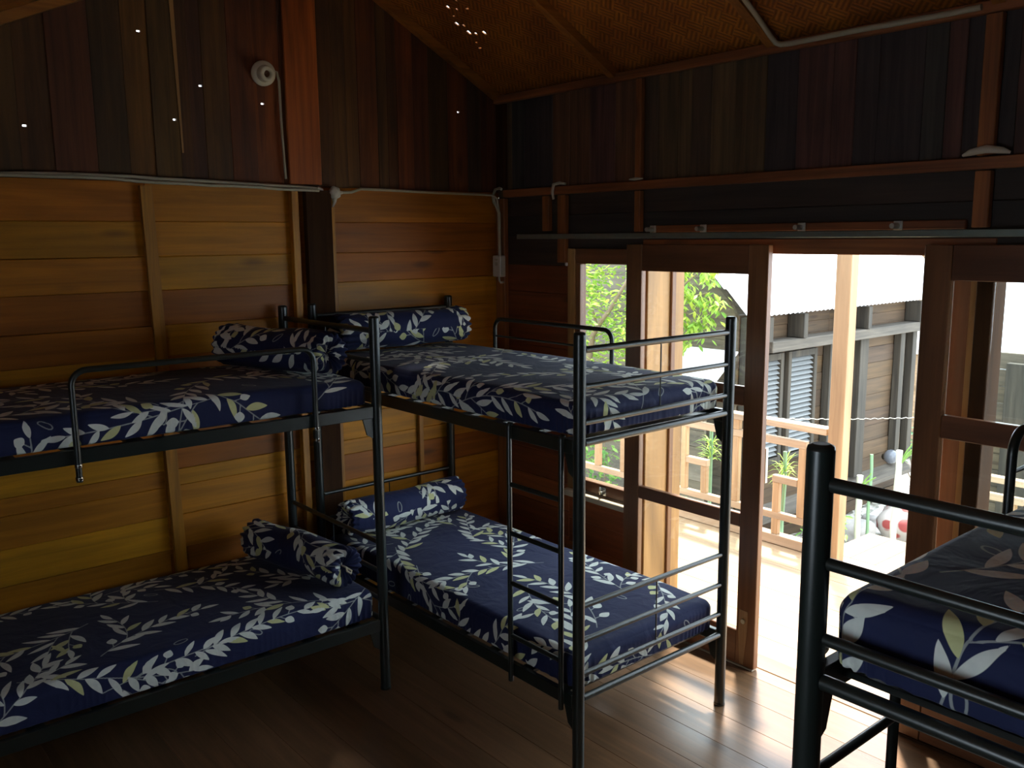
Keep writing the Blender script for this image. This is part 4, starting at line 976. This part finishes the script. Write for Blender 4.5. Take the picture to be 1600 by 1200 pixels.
# ---- plants
def leafcloud(b, centers, n_, spread, size, r, droop=.3, narrow=.42):
    for k in range(n_):
        c = Vector(r.choice(centers)); p = c+Vector((r.gauss(0, spread), r.gauss(0, spread), r.gauss(0, spread*.8)))
        a = r.uniform(0, 6.28); d = Vector((math.cos(a), math.sin(a), -droop+r.uniform(-.5, .5))).normalized(); s = d.cross(Vector((0, 0, 1))).normalized()
        s = (s*math.cos(r.uniform(-.9, .9))+d.cross(s)*math.sin(r.uniform(-.9, .9))).normalized(); up = s.cross(d)
        L_ = size*r.uniform(.6, 1.25); w_ = L_*narrow*.5
        vs = [p, p+d*L_*.3+s*w_*.8+up*w_*.2, p+d*L_*.6+s*w_*.85+up*w_*.2, p+d*L_, p+d*L_*.6-s*w_*.85+up*w_*.2, p+d*L_*.3-s*w_*.8+up*w_*.2, p+d*L_*.3, p+d*L_*.6]
        b.add(vs, [(0, 1, 6), (0, 6, 5), (1, 2, 7, 6), (6, 7, 4, 5), (2, 3, 7), (7, 3, 4)], r.random())
def branchpts(p0, p1, n_, amp, r):
    p0, p1 = Vector(p0), Vector(p1); return [p0.lerp(p1, i/n_)+(Vector((r.uniform(-amp, amp), r.uniform(-amp, amp), r.uniform(-amp, amp))) if 0 < i < n_ else Vector()) for i in range(n_+1)]
r = random.Random(5)
# points on a plane x = const, taken at their real distance
ta = empty('leafy_tree', (2.62, 1.75, -1.0), 'leafy yellow green tree with forked trunk behind the window', 'tree')
b = MB()
b.tube(branchpts((2.62, 2.0, -1.0), (2.62, 1.78, 1.15), 8, .015, r), [.045-.002*i for i in range(9)], 8)
b.tube(branchpts((2.62, 1.78, 1.15), (2.62, 1.65, 1.32), 2, .005, r), .026, 8)
b.tube(branchpts((2.62, 1.65, 1.32), (2.62, 1.22, 1.83), 6, .008, r), [.024-.002*i for i in range(7)], 8)
b.tube(branchpts((2.62, 1.72, 1.26), (2.62, 1.95, 1.80), 6, .01, r), [.016-.0015*i for i in range(7)], 8)
b.tube(branchpts((2.62, 1.22, 1.83), (2.75, 1.0, 2.5), 4, .02, r), .01, 6); part(b, 'trunk', M['bark'], ta)
b = MB(); cs = [(2.62+r.uniform(-.25, .35), r.uniform(1.2, 2.15), r.uniform(.55, 2.15)) for _ in range(80)]
leafcloud(b, cs, 2600, .09, .068, r); part(b, 'foliage', M['leaf'], ta)
tb = empty('drooping_tree', (3.0, 1.45, -1.0), 'tree with drooping pale green leaves beside the lean-to roof', 'tree')
b = MB(); b.tube(branchpts((2.76, 1.45, -1.0), (2.78, 1.12, 1.2), 8, .012, r), [.04-.002*i for i in range(9)], 8); b.tube(branchpts((2.78, 1.12, 1.2), (2.95, 1.02, 2.2), 6, .02, r), [.024-.002*i for i in range(7)], 8)
for tgt in ((3.0, .70, 1.60), (2.95, .85, 1.40), (2.95, .95, 1.25), (3.0, .75, 1.85)): b.tube(branchpts((2.82, 1.10, 1.45), tgt, 5, .015, r), .008, 6)
part(b, 'trunk', M['bark'], tb); b = MB()
cs = []
for tgt in ((3.0, .62, 1.50), (2.95, .80, 1.30), (2.95, .95, 1.20), (3.0, .75, 1.80), (2.95, 1.05, 1.6), (2.95, .95, 1.85), (2.95, 1.1, 1.35), (2.9, .85, 1.62)):
    for k in range(5): cs.append((tgt[0]+r.uniform(-.08, .08), tgt[1]+r.uniform(-.07, .07), tgt[2]+r.uniform(-.08, .08)))
leafcloud(b, cs, 900, .05, .085, r, droop=.9, narrow=.34); part(b, 'foliage', M['leaf'], tb)
def shrub(name, c, h, n_, sp, size, label, m='leaf2', cat='shrub', grp=None, nst=5):
    t_ = empty(name, c, label, cat, grp); b = MB(); c = Vector(c); tips = []
    for k in range(nst):
        tp = c+Vector((r.uniform(-sp, sp), r.uniform(-sp, sp), h*r.uniform(.6, 1))); b.tube(branchpts(c, tp, 3, sp*.1, r), [.008, .007, .005, .003], 6); tips += [tp, c.lerp(tp, .6), c.lerp(tp, .8)]
    part(b, 'stem', M['bark'], t_); b = MB(); leafcloud(b, tips, n_, sp*.4, size, r); part(b, 'foliage', M[m], t_); return t_
shrub('shrub', (2.3, 1.3, -.97), 1.5, 380, .16, .075, 'green shrub between the balusters seen through the window')
shrub('shrub', (2.3, .50, -.97), 1.2, 110, .10, .07, 'small leafy shrub behind the railing left of the first baluster')
shrub('shrub', (3.70, -.16, -.97), .62, 220, .12, .09, 'broad leaf shrub at the foot of the pine post', 'leaf2')
shrub('shrub', (7.3, .75, -.97), .85, 300, .2, .1, 'dark green bush at the far corner of the neighbour house', 'leaf_dark')
def spiky(c, ztop, label, seed):
    r2 = random.Random(seed); t_ = empty('spiky_plant', (c[0], c[1], -.97), label, 'plant'); b = MB()
    b.tube(branchpts((c[0], c[1], -.97), (c[0], c[1], ztop+.14), 6, .006, r2), .014, 8); part(b, 'stalk', M['bamboo_stalk'], t_); b = MB()
    for k in range(60):
        a = r2.uniform(0, 6.28); e = r2.uniform(-.2, 1.0); L_ = r2.uniform(.09, .17); d = Vector((math.cos(a)*math.cos(e), math.sin(a)*math.cos(e), math.sin(e)))
        p = Vector((c[0], c[1], ztop+r2.uniform(-.10, .06))); q = p+d*L_*.6; e2 = p+d*L_+Vector((0, 0, -.03)); s = d.cross(Vector((0, 0, 1))).normalized()*.004
        b.add([p-s, p+s, q+s, e2, q-s], [(0, 1, 2, 4), (4, 2, 3)], r2.random())
    part(b, 'leaves', M['leaf'], t_)
spiky((1.95, -.19), .48, 'spiky plant on a green stalk behind the stepped baluster', 31)
spiky((1.93, -.86), .44, 'sprouting cutting standing by the stepped block near the pine post', 32)
def stalk(c, z1, rad, m, label, shoots=0, seed=1, lean=(0, 0)):
    r2 = random.Random(seed); t_ = empty('cut_stalk', (c[0], c[1], -.97), label, 'plant'); b = MB(); top = Vector((c[0]+lean[0], c[1]+lean[1], z1))
    P_ = branchpts((c[0], c[1], -.97), top, 7, .008, r2); b.tube(P_, [rad*(1+.12*(i % 2)) for i in range(8)], 10); part(b, 'stem', M[m], t_)
    if shoots:
        b = MB()
        for k in range(shoots):
            a = r2.uniform(0, 6.28); e = top+Vector((math.cos(a)*.12, -abs(math.sin(a))*.14, r2.uniform(-.02, .10))); b.tube([top+Vector((0, 0, -.14)), top.lerp(e, .5)+Vector((0, 0, -.05)), e], [.010, .008, .004], 6)
        part(b, 'shoot', M['leaf2'], t_)
stalk((4.0, -.325), -.08, .026, 'pale_stalk', 'short pale cut stalk left of the thin green stalk', 2, 4)
stalk((4.3, -.267), .06, .014, 'bamboo_stalk', 'thin straight green stalk in the yard', 0, 5)
stalk((4.0, -.66), .22, .026, 'pale_stalk', 'thick pale stalk with sprouting shoots, rightmost in the yard', 6, 6, (0, -.02))
stalk((1.80, -.76), .18, .007, 'bark', 'thin stick just behind the railing by the open door', 0, 8)
b = MB(); bb = lathe([(0, .001), (0, .10), (.22, .13), (.24, .13), (.235, .11)], (6.75, .30, -.97), (0, 0, 1))
M['blue'] = plain('blue_bucket_plastic', (.04, .16, .45), .4); tag(bb.build('bucket', M['blue'], None, (6.75, .30, -.97)), 'blue bucket in the yard by the far corner of the neighbour house', 'bucket')

for o in list(COL.objects):
    if '_o' in o: del o['_o']
